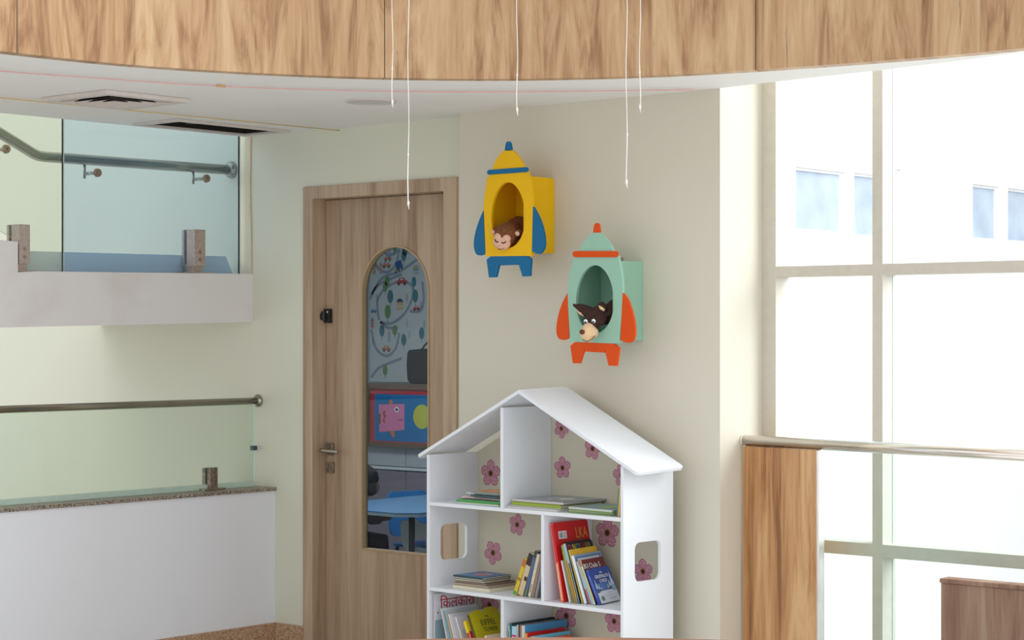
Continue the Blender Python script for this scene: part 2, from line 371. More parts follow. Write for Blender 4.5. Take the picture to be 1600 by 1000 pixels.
# ---- door
d1 = struct(empty('door_1', (0.31, 0.0, 0)))
mb = MB()
mb.plate([(DX0, 0), (DX0, DZ), (DX1, DZ), (DX1, 0), (0.70, 0), (0.70, 2.085), (-0.079, 2.085), (-0.079, 0)], [], lambda x, z: Vector((x, -0.012, z)), (0, 0.127, 0), M_frame)
local(d1, mb.build('door_frame', d1, bevel=0.003))
gx0, gx1, gz0, gzt = 0.144, 0.545, 0.5615, 1.872; gr = (gx1-gx0)/2; gcx = (gx0+gx1)/2
arch = [(gx0, gz0), (gx1, gz0)] + [(gcx+gr*math.cos(R(180*k/28)), gzt-gr+gr*math.sin(R(180*k/28))) for k in range(29)]
mb = MB(); mb.plate([(-0.076, 0.005), (0.698, 0.005), (0.698, 2.082), (-0.076, 2.082)], [arch], lambda x, z: Vector((x, 0.07, z)), (0, 0.038, 0), M_door, mat('pale_edge_band', (176, 148, 112), 0.5))
leaf = local(d1, mb.build('door_leaf', d1))
def archo(g): return [(gx0-g, gz0-g), (gx1+g, gz0-g)] + [(gcx+(gr+g)*math.cos(R(180*k/28)), gzt-gr+(gr+g)*math.sin(R(180*k/28))) for k in range(29)]
mb = MB(); mb.plate(archo(0.001), [archo(-0.007)], lambda x, z: Vector((x, 0.066, z)), (0, 0.03, 0), mat('glazing_bead', (176, 150, 112), 0.5)); local(d1, mb.build('glazing_bead', leaf))
mb = MB(); mb.plate(archo(-0.002), [], lambda x, z: Vector((x, 0.088, z)), (0, 0.005, 0), M_glassD); local(d1, mb.build('glass_pane', leaf))
mb = MB()   # lever handle
h = hit(516, 703, 1, 0.066)
mb.box(h.x-0.022, h.x+0.022, 0.060, 0.069, h.z-0.022, h.z+0.030, M_oldsteel); mb.tube([(h.x, 0.07, h.z), (h.x, 0.02, h.z)], 0.009, M_oldsteel)
mb.tube([(h.x-0.01, 0.018, h.z), (h.x+0.02, 0.016, h.z), (h.x+0.10, 0.016, h.z-0.003)], [0.010, 0.009, 0.007], M_steel); local(d1, mb.build('door_handle', leaf, bevel=0.0015))
mb = MB(); h = hit(517, 730, 1, 0.066); mb.box(h.x-0.024, h.x+0.020, 0.060, 0.069, h.z-0.024, h.z+0.022, M_oldsteel); mb.tube([(h.x, 0.061, h.z+0.004), (h.x, 0.054, h.z+0.004)], 0.009, M_steel)
mb.box(h.x-0.0015, h.x+0.0015, 0.0530, 0.056, h.z-0.002, h.z+0.010, M_black); local(d1, mb.build('keyhole_plate', leaf, bevel=0.0015))
mb = MB(); h = hit(513, 494, 1, 0.06)
mb.box(h.x-0.018, h.x+0.016, 0.050, 0.069, h.z-0.030, h.z+0.032, M_black); mb.box(h.x-0.045, h.x-0.012, 0.035, 0.058, h.z-0.014, h.z+0.010, M_black)
mb.tube([(h.x-0.014, 0.045, h.z-0.018), (h.x-0.014, 0.045, h.z+0.02)], 0.011, M_black); mb.box(h.x+0.0, h.x+0.008, 0.0485, 0.0505, h.z+0.014, h.z+0.022, mat('pale_sticker', (200, 200, 200)))
local(d1, mb.build('safety_latch', leaf, bevel=0.002))

# ---- window wall
w1 = struct(empty('window_1', (4.4, 0.2, 0)))
YW = 0.17; fd = 0.07
mb = MB(); mb.box(2.1432, 2.2053, YW, YW+fd+0.03, 0, 4.6, M_winframe); local(w1, mb.build('window_jamb', w1))
for x0 in (2.6141, 3.62, 4.7, 5.8, 6.9):
    mb = MB(); mb.box(x0, x0+0.0416, YW, YW+fd+0.02, 0, 4.6, M_winframe)
    mb.box(x0+0.0416, x0+0.0436, YW+fd-0.002, YW+fd+0.003, 0, 4.6, M_dedge); local(w1, mb.build('mullion', w1))
for z in (0.0, 0.7005, 1.7058, 2.78, 3.8):
    t = 0.0395 if z == 1.7058 else 0.046
    for xa, xb in ((2.2053, 2.6141), (2.6557, 3.62), (3.6616, 4.7)):
        mb = MB(); mb.box(xa, xb, YW, YW+fd+0.02, z, z+t, M_winframe); local(w1, mb.build('transom', w1))
xs_ = [2.2053, 2.6141, 3.62, 4.7, 5.8, 6.9]
mb = MB(); mb.box(2.2053, 6.9, YW+fd-0.001, YW+fd+0.005, 0.04, 4.58, M_glassW); local(w1, mb.build('window_pane', w1))

# ------------------------------------------------------------------ CEILING FITTINGS
v = empty('ceiling_vent', (0.243, -1.338, ZC)); tag(v, 'square white louvred air vent set in the ceiling', 'ceiling vent')
M_vent = mat('vent_white', (214, 204, 196), 0.5)
def sq_ring(mb, h0, h1, z0, z1, m):
    a = [(-h0, -h0, z0), (h0, -h0, z0), (h0, h0, z0), (-h0, h0, z0)]; b = [(-h1, -h1, z1), (h1, -h1, z1), (h1, h1, z1), (-h1, h1, z1)]
    for k in range(4):
        k2 = (k+1) % 4; mb.face([a[k], a[k2], b[k2], b[k]], m)
        mb.face([tuple((a[k][0], a[k][1], a[k][2]+0.002)), tuple((b[k][0], b[k][1], b[k][2]+0.002)), tuple((b[k2][0], b[k2][1], b[k2][2]+0.002)), tuple((a[k2][0], a[k2][1], a[k2][2]+0.002))], M_dark)  # blade tops coloured dark, painting in the shade of the louvre gaps
mb = MB(); sq = lambda h: [(-h, -h), (h, -h), (h, h), (-h, h)]
mb.plate(sq(0.196), [sq(0.150)], lambda x, y: Vector((x, y, -0.016)), (0, 0, 0.0155), M_vent); mb.build('vent_frame', v, bevel=0.002)
mb = MB()
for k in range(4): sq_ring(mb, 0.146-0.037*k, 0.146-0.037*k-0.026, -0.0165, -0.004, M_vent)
mb.plate(sq(0.008), [], lambda x, y: Vector((x, y, -0.017)), (0, 0, 0.004), M_vent); mb.build('louvres', v, recalc=False)
mb = MB(); mb.plate(sq(0.149), [], lambda x, y: Vector((x, y, -0.0015)), (0, 0, 0.001), M_dark); mb.build('vent_shade_sheet', v)  # flat dark sheet standing for the shade behind the louvres

x0, x1, y0, y1 = OPN; t = empty('duct_opening', ((x0+x1)/2, (y0+y1)/2, ZC)); tag(t, 'open ceiling duct hole with its grille missing, dark inside', 'ceiling opening')
cx, cy = (x0+x1)/2, (y0+y1)/2; hx, hy = (x1-x0)/2, (y1-y0)/2
mb = MB(); mb.plate([(-hx-.028, -hy-.028), (hx+.028, -hy-.028), (hx+.028, hy+.028), (-hx-.028, hy+.028)], [[(-hx+.004, -hy+.004), (hx-.004, -hy+.004), (hx-.004, hy-.004), (-hx+.004, hy-.004)]], lambda x, y: Vector((x, y, -0.010)), (0, 0, 0.0095), M_vent); mb.build('opening_frame', t, bevel=0.001)
mb = MB()
for a, b_, c, d in ((-hx, -hx+.003, -hy, hy), (hx-.003, hx, -hy, hy), (-hx, hx, -hy, -hy+.003), (-hx, hx, hy-.003, hy)): mb.box(a, b_, c, d, -0.002, 0.219, M_dark)
mb.box(-hx, hx, -hy, hy, 0.216, 0.219, M_dark); mb.build('duct_lining', t)
mb = MB(); foil = mat('duct_foil', (120, 125, 122), 0.4, 0.3, var=0.3, scale=25)
mb.tube([(-hx+.01, -0.05, 0.06), (hx-.01, 0.04, 0.05)], 0.045, foil, 14); mb.tube([(-hx+.01, 0.16, 0.03), (hx-.01, 0.20, 0.035)], 0.008, M_dark, 8); mb.build('inner_pipe', t)
dl = empty('downlight', (0.905, -0.64, ZC)); tag(dl, 'round flush ceiling light with a grey-white lens above the door', 'ceiling light')
mb = MB(); circ = lambda r, n=36: [(r*math.cos(2*math.pi*k/n), r*math.sin(2*math.pi*k/n)) for k in range(n)]
mb.plate(circ(.098), [circ(.084)], lambda x, y: Vector((x, y, -0.006)), (0, 0, 0.0055), M_vent); mb.build('light_trim', dl)
mb = MB(); mb.plate(circ(.084), [], lambda x, y: Vector((x, y, -0.004)), (0, 0, 0.003), mat('grey_lens', (196, 196, 198), 0.3)); mb.build('lens', dl)
# strings
M_pink = mat('pink_string', (232, 172, 170), 0.9); M_yel = mat('yellow_string', (222, 188, 108), 0.9)
mb = MB(); pts = [hit(x, y, 2, ZC-0.008) for x, y in [(-60, 104), (0, 111), (170, 123.5), (330, 134), (470, 139.5), (620, 143), (800, 143.5), (950, 142), (1085, 140)]]
mb.tube(smooth_path(pts, 5), 0.0021, M_pink, 6); pk = tag(mb.build('pink_string'), 'faded pink string stretched along the ceiling edge under the wooden fascia', 'string')
mb = MB(); a = hit(338, 134, 2, ZC-0.008); b_ = hit(352, 135, 2, ZC-0.008); mb.tube([a, b_], 0.0048, mat('tan_tape', (214, 164, 110)), 6); mb.build('tape_knot', pk)
mb = MB(); mb.tube([hit(-60, 147, 2, ZC-0.010), hit(530, 204, 2, ZC-0.010)], 0.0022, M_yel, 6); tag(mb.build('yellow_string'), 'thin yellow string stretched under the ceiling beside the square vent', 'string')
lab = {613: 'short white string hanging by the round ceiling light', 638: 'longest white string, hanging down in front of the door', 808: 'white string hanging above the yellow rocket', 979: 'long white string hanging to the right of the yellow rocket', 1000: 'short white string hanging furthest right'}
for (px, py, D_) in ((613, 162, 5.55), (638, 320, 5.2), (808, 174, 5.5), (979, 287, 5.1), (1000, 169, 5.5)):
    c = Vector(CAM)+Vector(ray(px, py))*D_; p = []
    n = 18
    for k in range(n+1):
        z = c.z+(3.0-c.z)*k/n; j = 0.0015*math.sin(k*1.3+px)*(1 if k < n else 0); p.append((c.x+j, c.y+j*0.5, z))
    mb = MB(); mb.tube(p, [0.0020 if k == 0 else (0.0015 if k < 3 else 0.0011) for k in range(n+1)], M_string, 6)
    mb.ball((c.x, c.y, c.z+0.004), (0.0032, 0.0032, 0.0075), M_string, u=8, v=6); mb.tube([(c.x, c.y, c.z), (c.x+0.002, c.y+0.001, c.z-0.012)], [0.0018, 0.0008], M_string, 6)
    mb.ball((p[2][0], p[2][1], p[2][2]), (0.0026, 0.0026, 0.004), M_string, u=8, v=6)
    tag(mb.build('hanging_string'), lab[px], 'string', 'white strings hanging in the atrium')

# ------------------------------------------------------------------ BALUSTRADES
# upper landing
xg = -0.545; ub_ = empty('glass_balustrade', (xg, -0.7, 1.757)); tag(ub_, 'upper landing balustrade of bluish glass with a bent steel handrail', 'balustrade')
def gy(px): return hit(px, 400, 0, xg).y
mb = MB(); mb.plate([(gy(372), 1.7645), (gy(372), 3.0), (gy(98), 3.0), (gy(98), 1.753)], [], lambda y, z: Vector((xg, y, z)), (0.010, 0, 0), M_glassB, M_edge); local(ub_, mb.build('glass_panel', ub_))
P = lambda px, py: (hit(px, py, 0, xg).y, hit(px, py, 0, xg).z)
mb = MB(); mb.plate([(gy(96.3), 1.753), (gy(96.3), 3.0), (-2.1, 3.0), (-2.1, P(-200, 252)[1]), P(0, 362), P(28, 378), (gy(29), 1.752)], [], lambda y, z: Vector((xg, y, z)), (0.010, 0, 0), M_glassG, M_edge); local(ub_, mb.build('glass_panel', ub_))
mb = MB(); mb.box(xg+0.0, xg+0.010, gy(96.3), gy(98), 1.753, 3.0, M_dedge); local(ub_, mb.build('glass_joint', ub_))
mb = MB(); mb.box(xg, xg+0.010, gy(372), gy(372)+0.004, 1.7645, 3.0, M_dedge); local(ub_, mb.build('glass_joint', ub_))
xr = -0.62
q = [hit(-120, 137, 0, xr), hit(0, 208, 0, xr), hit(52, 240, 0, xr), hit(60, 243.5, 0, xr), hit(70, 245, 0, xr), hit(200, 254.5, 0, xr), Vector((xr, -0.004, 2.2415))]
mb = MB(); mb.tube(q, 0.0225, M_steel, 20); local(ub_, mb.build('handrail', ub_))
mb = MB(); e = Vector((xr, 0, 2.2415)); mb.tube([e+Vector((0, -0.001, 0)), e+Vector((0, -0.008, 0)), e+Vector((0, -0.02, 0)), e+Vector((0, -0.026, 0))], [0.038, 0.038, 0.032, 0.024], M_steel, 24); local(ub_, mb.build('wall_flange', ub_))
for px, py, zr in ((152, 270, None), (322, 279, None), (9, 233, None)):
    mb = MB(); c = hit(px, py, 0, xg+0.012); 
    mb.tube([(xg+0.010, c.y, c.z), (xg+0.022, c.y, c.z)], [0.0185, 0.0165], M_bronze, 20); mb.tube([(xg+0.0215, c.y, c.z), (xg+0.0235, c.y, c.z)], 0.006, M_oldsteel, 6)
    mb.tube([(xg, c.y, c.z), (xg-0.06, c.y, c.z)], 0.007, M_steel, 10); mb.tube([(xr, c.y, c.z-0.02), (xr, c.y, c.z+0.045)], 0.006, M_steel, 10); local(ub_, mb.build('rail_bracket', ub_))
for xa, xb, ya, yb in ((31, 48, 351, 425), (305, 322, 359, 427)):
    a = hit(xa, yb, 0, xS); b_ = hit(xb, ya, 0, xS); mb = MB(); zt = b_.z; zb = 1.748 if xa < 100 else 1.762; hz = zb+(zt-zb)*0.16
    mb.box(xS-0.078, xS-0.02, a.y+0.003, b_.y-0.002, zb, hz+0.01, M_clamp); mb.box(xS-0.058, xS-0.004, a.y, b_.y, hz, zt, M_clamp)
    mb.box(xS-0.09, xS-0.075, a.y, b_.y, hz, zt, M_clamp)
    for s in (0.18, 0.38): mb.tube([(xS-0.0045, (a.y+b_.y)/2, hz+(zt-hz)*s), (xS-0.002, (a.y+b_.y)/2, hz+(zt-hz)*s)], 0.008, M_bronze, 12)
    mb.box(xS-0.085, xS-0.001, a.y-0.03, b_.y+0.03, zb-0.0, zb+0.005, M_clamp); local(ub_, mb.build('glass_clamp', ub_, bevel=0.002))
# lower
xg2 = -0.445; lb = empty('glass_balustrade', (xg2, -1.2, 0.812)); tag(lb, 'lower balustrade of green glass and steel handrail on the granite capping', 'balustrade')
mb = MB(); mb.plate([(-0.026, 0.838), (-3.3, 0.834), (-3.3, 1.186), (-0.026, 1.186)], [], lambda y, z: Vector((xg2, y, z)), (0.010, 0, 0), M_glassG, M_edge); local(lb, mb.build('glass_panel', lb))
mb = MB(); mb.box(xg2-0.001, xg2+0.012, -3.3, -0.03, 0.8125, 0.836, M_edge); local(lb, mb.build('glass_channel', lb))
mb = MB(); mb.tube([(xg2+.005, -3.3, 1.1945), (xg2+.005, -0.003, 1.1945)], 0.0155, M_steel, 20); local(lb, mb.build('handrail', lb))
mb = MB(); mb.tube([(xg2+.005, -0.001, 1.1945), (xg2+.005, -0.006, 1.1945), (xg2+.005, -0.014, 1.1945), (xg2+.005, -0.018, 1.1945)], [0.029, 0.029, 0.024, 0.017], M_steel, 24); local(lb, mb.build('wall_flange', lb))
mb = MB(); c = hit(398, 700, 0, xg2+0.012); mb.box(xg2-0.006, xg2+0.016, c.y-0.012, c.y+0.012, c.z-0.010, c.z+0.010, mat('teal_clip', (50, 84, 88), 0.4)); local(lb, mb.build('glass_clip', lb, bevel=0.001))
mb = MB(); a = hit(328, 760, 0, xg2+0.03); b_ = hit(340, 731, 0, xg2+0.03)
mb.box(xg2+0.012, xg2+0.032, a.y, b_.y, 0.815, b_.z+0.002, M_oldsteel); mb.box(xg2-0.022, xg2-0.002, a.y, b_.y, 0.815, b_.z, M_oldsteel)
mb.box(xg2-0.03, xg2+0.05, a.y-0.045, b_.y+0.03, 0.812, 0.820, M_steel); mb.tube([(xg2+0.045, a.y-0.05, 0.812), (xg2+0.045, a.y-0.05, 0.818)], 0.014, M_steel, 14); local(lb, mb.build('glass_clamp', lb, bevel=0.0015))
# right-hand rail with its wooden panel
A_ = Vector((2.150, 0.045, 0)); B_ = Vector((3.336, -0.118, 0)); dr_ = (B_-A_).normalized(); nr_ = Vector((dr_.y, -dr_.x, 0))
ang = math.atan2(dr_.y, dr_.x); rr_ = empty('atrium_railing', (A_.x, A_.y, 0), ang)
tag(rr_, 'right-hand railing: round steel top rail over a wood panel and clear glass', 'railing')
mb = MB(); mb.tube([(0.0, 0, 1.105), (2.2, 0, 1.105)], 0.0200, M_steelr, 24); mb.ball((0.0, 0, 1.105), (0.012, 0.0215, 0.0215), M_steelr); mb.build('handrail', rr_)
mb = MB(); mb.box(0.004, 0.353, -0.014, 0.014, 0.0, 1.084, M_panel); mb.build('wood_panel', rr_, bevel=0.0015)
mb = MB(); mb.box(0.354, 0.366, -0.016, 0.016, 0.0, 1.084, M_steelr); mb.build('edge_trim', rr_, bevel=0.002)
mb = MB(); mb.box(0.372, 2.2, -0.006, 0.006, 0.0, 1.086, M_glassR); mb.build('glass_panel', rr_)
# low wooden cabinet under the window
c_ = empty('low_wood_partition', (2.98, 0.0, 0)); tag(c_, 'low reddish wood-laminate partition under the window behind the right railing', 'partition')
mb = MB(); mb.box(0.0, 0.9, 0.0, 0.014, 0, 0.652, M_box); mb.build('front_panel', c_, bevel=0.001)
mb = MB(); mb.box(0.0, 0.012, 0.0145, 0.055, 0, 0.652, M_box); mb.build('side_panel', c_)
mb = MB(); mb.box(0.888, 0.9, 0.0145, 0.055, 0, 0.652, M_box); mb.build('side_panel', c_)
mb = MB(); mb.box(-0.004, 0.904, -0.006, 0.058, 0.6525, 0.670, M_box); mb.build('top_edge', c_, bevel=0.005)
# near balcony rail (photographer's side)
nrw = Vector((CA, SA, 0)); nfw = Vector((-SA, CA, 0)); cc = Vector((CAM[0], CAM[1], 0))+nrw*0.06+nfw*1.55
mb = MB(); path = [cc+(nrw*math.sin(R(a))+nfw*math.cos(R(a)))*1.02+Vector((0, 0, 1.0808)) for a in range(-50, 51, 2)]
root = empty('balcony_railing', (cc.x, cc.y, 0)); tag(root, 'curved brown timber top rail at the very bottom edge, nearest the viewer', 'railing')
bm = mb.bm; i = mb.mi(M_railwood); lay = []
for k, p in enumerate(path):
    o_ = (p-cc); o_.z = 0; o_.normalize()
    lay.append([bm.verts.new(p+o_*sx+Vector((0, 0, sz))) for sx, sz in ((0.03, 0.0), (0.03, 0.02), (0.022, 0.0265), (-0.022, 0.0265), (-0.03, 0.02), (-0.03, 0.0))])
for k in range(len(lay)-1):
    for j in range(6): bm.faces.new((lay[k][j], lay[k+1][j], lay[k+1][(j+1) % 6], lay[k][(j+1) % 6]))
bm.faces.new(lay[0]); bm.faces.new(list(reversed(lay[-1]))); local(root, mb.build('top_rail', root))
mb = MB(); bm = mb.bm; i = mb.mi(M_railwood)
lay = []
for p in path:
    o_ = (p-cc); o_.z = 0; o_.normalize(); lay.append([bm.verts.new(Vector((p.x, p.y, 0))+o_*sx+Vector((0, 0, z))) for sx, z in ((0.01, 0), (0.01, 1.0805), (-0.01, 1.0805), (-0.01, 0))])
for k in range(len(lay)-1):
    for j in range(4): bm.faces.new((lay[k][j], lay[k+1][j], lay[k+1][(j+1) % 4], lay[k][(j+1) % 4]))
local(root, mb.build('curved_panel', root))

# ------------------------------------------------------------------ ROCKET SHELVES
def rocket(name_lab, cbody, ctrim, sc, ox, oy, shp, box, zb, inner_x):
    YF = -0.285
    fn = lambda a, b_: hit(ox+a/sc, oy+b_/sc, 1, YF)
    base = hit(ox+shp['base'][0][0]/sc, oy+shp['base'][0][1]/sc, 1, YF)
    root = empty('rocket_shelf', ((box[0]+box[1])/2, -0.1, zb[0])); tag(root, name_lab, 'wall shelf', 'rocket-shaped wall shelves')
    mats = mat('paint_'+cbody[0], cbody[1], 0.55, spec=0.25, var=0.015), mat('paint_'+ctrim[0], ctrim[1], 0.55, spec=0.25, var=0.015)
    def sp(pts, n=6): return [(p.x, p.y) for p in smooth_path([(*p, 0) for p in pts], n)]
    body = sp(shp['bl'])+sp(shp['dl'])[0:]+sp(shp['dr'])+sp(shp['br'])
    ov = shp['oval']; hole = []
    for k in range(48):
        a = 2*math.pi*k/48; yy = ov[1]+ov[3]*math.sin(a); hole.append((ov[0]+ov[2]*math.cos(a)*(1-0.06*(-math.sin(a))), yy))
    mb = MB(); mb.plate(body, [hole], fn, (0, 0.012, 0), mats[0]); local(root, mb.build('front_plate', root))
    def flat(nm, pts, dy=0.0, th=0.011):
        mb = MB(); mb.plate(pts, [], lambda a, b_: fn(a, b_)+Vector((0, dy, 0)), (0, th, 0), mats[1]); local(root, mb.build(nm, root))
    flat('nose_tip', sp(shp['tip'], 4), 0.0); flat('band', shp['band'], -0.004, 0.0035)
    flat('fin', sp(shp['fl'])); flat('fin', sp(shp['fr'])); flat('tail', shp['base'])
    mb = MB(); x0, x1 = box; z0, z1 = zb; t = 0.010; y0, y1 = -0.2725, -0.1005
    mb.box(x0, x0+t, y0, y1, z0, z1, mats[0]); mb.box(x1-t, x1, y0, y1, z0, z1, mats[0]); mb.box(x0+t, x1-t, y0, y1, z0, z0+t, mats[0]); mb.box(x0+t, x1-t, y0, y1, z1-t, z1, mats[0])
    mb.box(x0+t, x1-t, y1-0.008, y1, z0+t, z1-t, mats[0]); local(root, mb.build('box', root))
    return root
Y_ = dict(bl=[(125, 828), (117, 680), (110, 520), (120, 400), (138, 310), (155, 250)], dl=[(170, 236), (195, 175), (225, 132), (256, 106)], dr=[(298, 106), (332, 132), (365, 180), (392, 228)],
    br=[(410, 252), (428, 310), (440, 400), (446, 510), (443, 680), (437, 826)], oval=(278, 548, 115, 223), tip=[(254, 110), (258, 80), (264, 56), (277, 47), (289, 56), (295, 80), (299, 110)],
    band=[(p[0], p[1]-0.072*(p[0]-279)) for p in rrect(139, 419, 232, 265, 15)], fl=[(112, 512), (82, 580), (54, 670), (44, 750), (58, 808), (88, 822), (125, 806)],
    fr=[(446, 490), (480, 550), (510, 630), (525, 720), (518, 780), (485, 812), (439, 792)],
    base=[(160, 828), (405, 825), (433, 845), (425, 962), (375, 965), (345, 868), (340, 885), (222, 890), (217, 875), (195, 970), (147, 972), (131, 850)])
rocket('yellow rocket-shaped wall shelf with blue fins holding a monkey toy', ('yellow', (238, 186, 8)), ('blue', (20, 104, 150)), 4.347, 730, 210, Y_, (1.168, 1.366), (1.808, 2.098), 0)
G_ = dict(bl=[(128, 808), (119, 640), (112, 480), (124, 370), (140, 305), (157, 250)], dl=[(182, 222), (205, 175), (240, 128), (278, 97)], dr=[(320, 97), (355, 128), (388, 175), (412, 222)],
    br=[(440, 250), (455, 320), (466, 400), (470, 490), (462, 650), (448, 820)], oval=(290, 532, 123, 222), tip=[(278, 98), (281, 70), (287, 44), (300, 35), (312, 44), (317, 70), (320, 98)],
    band=rrect(149, 446, 218, 258, 18), fl=[(112, 488), (80, 550), (50, 640), (38, 730), (50, 782), (85, 797), (123, 780)], fr=[(470, 490), (505, 540), (537, 640), (549, 730), (540, 795), (505, 816), (456, 797)],
    base=[(160, 810), (415, 822), (446, 850), (430, 966), (378, 965), (355, 860), (350, 880), (225, 873), (220, 856), (190, 950), (145, 948), (130, 835)])
gr_ = rocket('mint green rocket-shaped wall shelf with orange fins holding a wolf toy', ('mint', (152, 194, 172)), ('orange', (218, 76, 6)), 4.169, 860, 340, G_, (1.592, 1.796), (1.472, 1.765), 0)
kn = hit(972, 406, 1, -0.17)
mb = MB(); mb.tube([(kn.x, -0.17, 1.766), (kn.x, -0.17, 1.772), (kn.x, -0.17, 1.780)], [0.008, 0.006, 0.005], M_oldsteel, 10); tag(mb.build('hook_screw'), 'tiny dark screw head on top of the mint rocket box', 'screw')

# ------------------------------------------------------------------ PLUSH TOYS
M_mbr = mat('monkey_plush', (122, 72, 40), 0.95, var=0.35, scale=220, bump=1.0); M_mface = mat('monkey_face_felt', (226, 178, 152), 0.9, bump=0.3, scale=200)
M_wbr = mat('wolf_plush', (62, 36, 28), 0.95, var=0.4, scale=220, bump=1.0); M_wmuz = mat('wolf_muzzle_felt', (226, 192, 150), 0.9, scale=200, bump=0.3)
M_nose = mat('brown_nose', (96, 40, 22), 0.6); M_blk = mat('black_thread', (18, 14, 12), 0.7); M_eye = mat('eye_white', (240, 240, 244), 0.2); M_iris = mat('eye_blue', (40, 60, 110), 0.2)
def facing(px, py, yv, yaw, pitch, roll=0):
    """frame at a point: local -Y looks out of the toy's face"""
    c = hit(px, py, 1, yv); return Matrix.Translation(c) @ Matrix.Rotation(R(yaw), 4, 'Z') @ Matrix.Rotation(R(pitch), 4, 'X') @ Matrix.Rotation(R(roll), 4, 'Y')
def toy_root(name, T, label, cat):
    r = empty(name); r.matrix_world = T; l, q, s_ = T.decompose(); r.location = l; r.rotation_euler = q.to_euler(); tag(r, label, cat); r.scale = (1.25,)*3; return r
T = facing(789, 370, -0.292, 12, 34, 12)
t = toy_root('plush_monkey', T, 'brown plush monkey with a pink face peeking out of the yellow rocket', 'plush toy')
blob('body', [((0, 0.012, 0.002), (0.037, 0.036, 0.036)), ((0, 0.05, -0.012), (0.03, 0.04, 0.03)), ((0.0, 0.095, -0.024), (0.036, 0.045, 0.030)), ((0.03, 0.075, -0.02), (0.02, 0.04, 0.014)), ((-0.04, 0.012, 0.008), (0.008, 0.007, 0.011)), ((0.043, 0.010, 0.018), (0.010, 0.007, 0.011))], M_mbr, t, 0.0035, 0.004)
blob('face', [((-0.004, -0.017, -0.012), (0.030, 0.018, 0.019)), ((-0.013, -0.014, 0.006), (0.016, 0.014, 0.014)), ((0.012, -0.014, 0.006), (0.015, 0.014, 0.014)), ((-0.002, -0.022, -0.018), (0.024, 0.017, 0.012))], M_mface, t, 0.003)
for s in (-1, 1):
    mb = MB(); mb.ball((s*0.042 if s > 0 else -0.040, 0.002, 0.018 if s > 0 else 0.008), (0.0075, 0.004, 0.0085), M_mface); mb.build('ear_lining', t)
    mb = MB(); mb.tube(smooth_path([(s*0.019-0.003, -0.0268, 0.003), (s*0.012-0.003, -0.0315, -0.002), (s*0.005-0.003, -0.0310, 0.000)], 4), 0.0016, M_blk, 6); mb.build('eye', t)
mb = MB(); mb.tube(smooth_path([(-0.016, -0.034, -0.016), (-0.003, -0.0395, -0.022), (0.012, -0.035, -0.016)], 5), 0.0009, M_nose, 6); mb.ball((-0.005, -0.039, -0.010), 0.0012, M_nose, u=6, v=5); mb.ball((0.001, -0.039, -0.010), 0.0012, M_nose, u=6, v=5); mb.build('mouth', t)

T = facing(929, 503, -0.300, 12, 22, -2)
t = toy_root('plush_wolf', T, 'dark brown plush wolf with a beige snout leaning out of the mint rocket', 'plush toy')
RZ = lambda a, b_, c: Matrix.Rotation(R(a), 4, 'X') @ Matrix.Rotation(R(b_), 4, 'Y') @ Matrix.Rotation(R(c), 4, 'Z')
blob('body', [((0.004, 0.01, 0.012), (0.033, 0.034, 0.030)), ((0.012, 0.05, 0.002), (0.032, 0.04, 0.028)), ((0.030, 0.085, 0.004), (0.030, 0.045, 0.030)), ((0.0, -0.014, 0.0), (0.022, 0.02, 0.020)), ((0.042, 0.045, 0.016), (0.014, 0.03, 0.014)),
      ([(-0.016, 0.008, 0.026), (-0.036, 0.006, 0.042), (-0.062, 0.004, 0.056)], [0.019, 0.015, 0.003]), ([(0.020, 0.012, 0.036), (0.032, 0.012, 0.047), (0.036, 0.004, 0.050)], [0.013, 0.013, 0.007])], M_wbr, t, 0.0032, 0.004)
mb = MB(); mb.tube([(-0.028, -0.002, 0.024), (-0.040, -0.003, 0.033), (-0.052, -0.001, 0.046)], [0.006, 0.0055, 0.001], M_wmuz, 8); mb.build('ear_lining', t)
mb = MB(); mb.tube([(0.040, -0.001, 0.036), (0.034, -0.006, 0.045), (0.026, -0.003, 0.052)], [0.004, 0.005, 0.001], M_wmuz, 8); mb.build('ear_lining', t)
blob('muzzle', [((-0.006, -0.030, -0.008), (0.020, 0.024, 0.018)), ((-0.010, -0.046, -0.018), (0.019, 0.020, 0.020)), ((0.006, -0.036, -0.020), (0.018, 0.018, 0.016)), ((-0.006, -0.045, -0.032), (0.013, 0.016, 0.012))], M_wmuz, t, 0.003)
mb = MB(); mb.ball((-0.013, -0.063, -0.006), (0.0085, 0.007, 0.0075), M_nose); mb.build('nose', t)
mb = MB(); mb.tube(smooth_path([(-0.018, -0.0625, -0.030), (-0.006, -0.0615, -0.037), (0.010, -0.0555, -0.032), (0.0225, -0.040, -0.020)], 5), 0.0010, M_nose, 6); mb.build('mouth', t)
for s in (-1, 1):
    e = Vector((s*0.013+0.001, -0.030, 0.014)); mb = MB(); mb.ball(e, (0.0062, 0.005, 0.0068), M_eye); mb.ball(e+Vector((0.0005, -0.0032, -0.001)), (0.0036, 0.003, 0.004), M_iris); mb.ball(e+Vector((0.0005, -0.0052, -0.001)), (0.0018, 0.0015, 0.0022), M_blk); mb.build('eye', t)

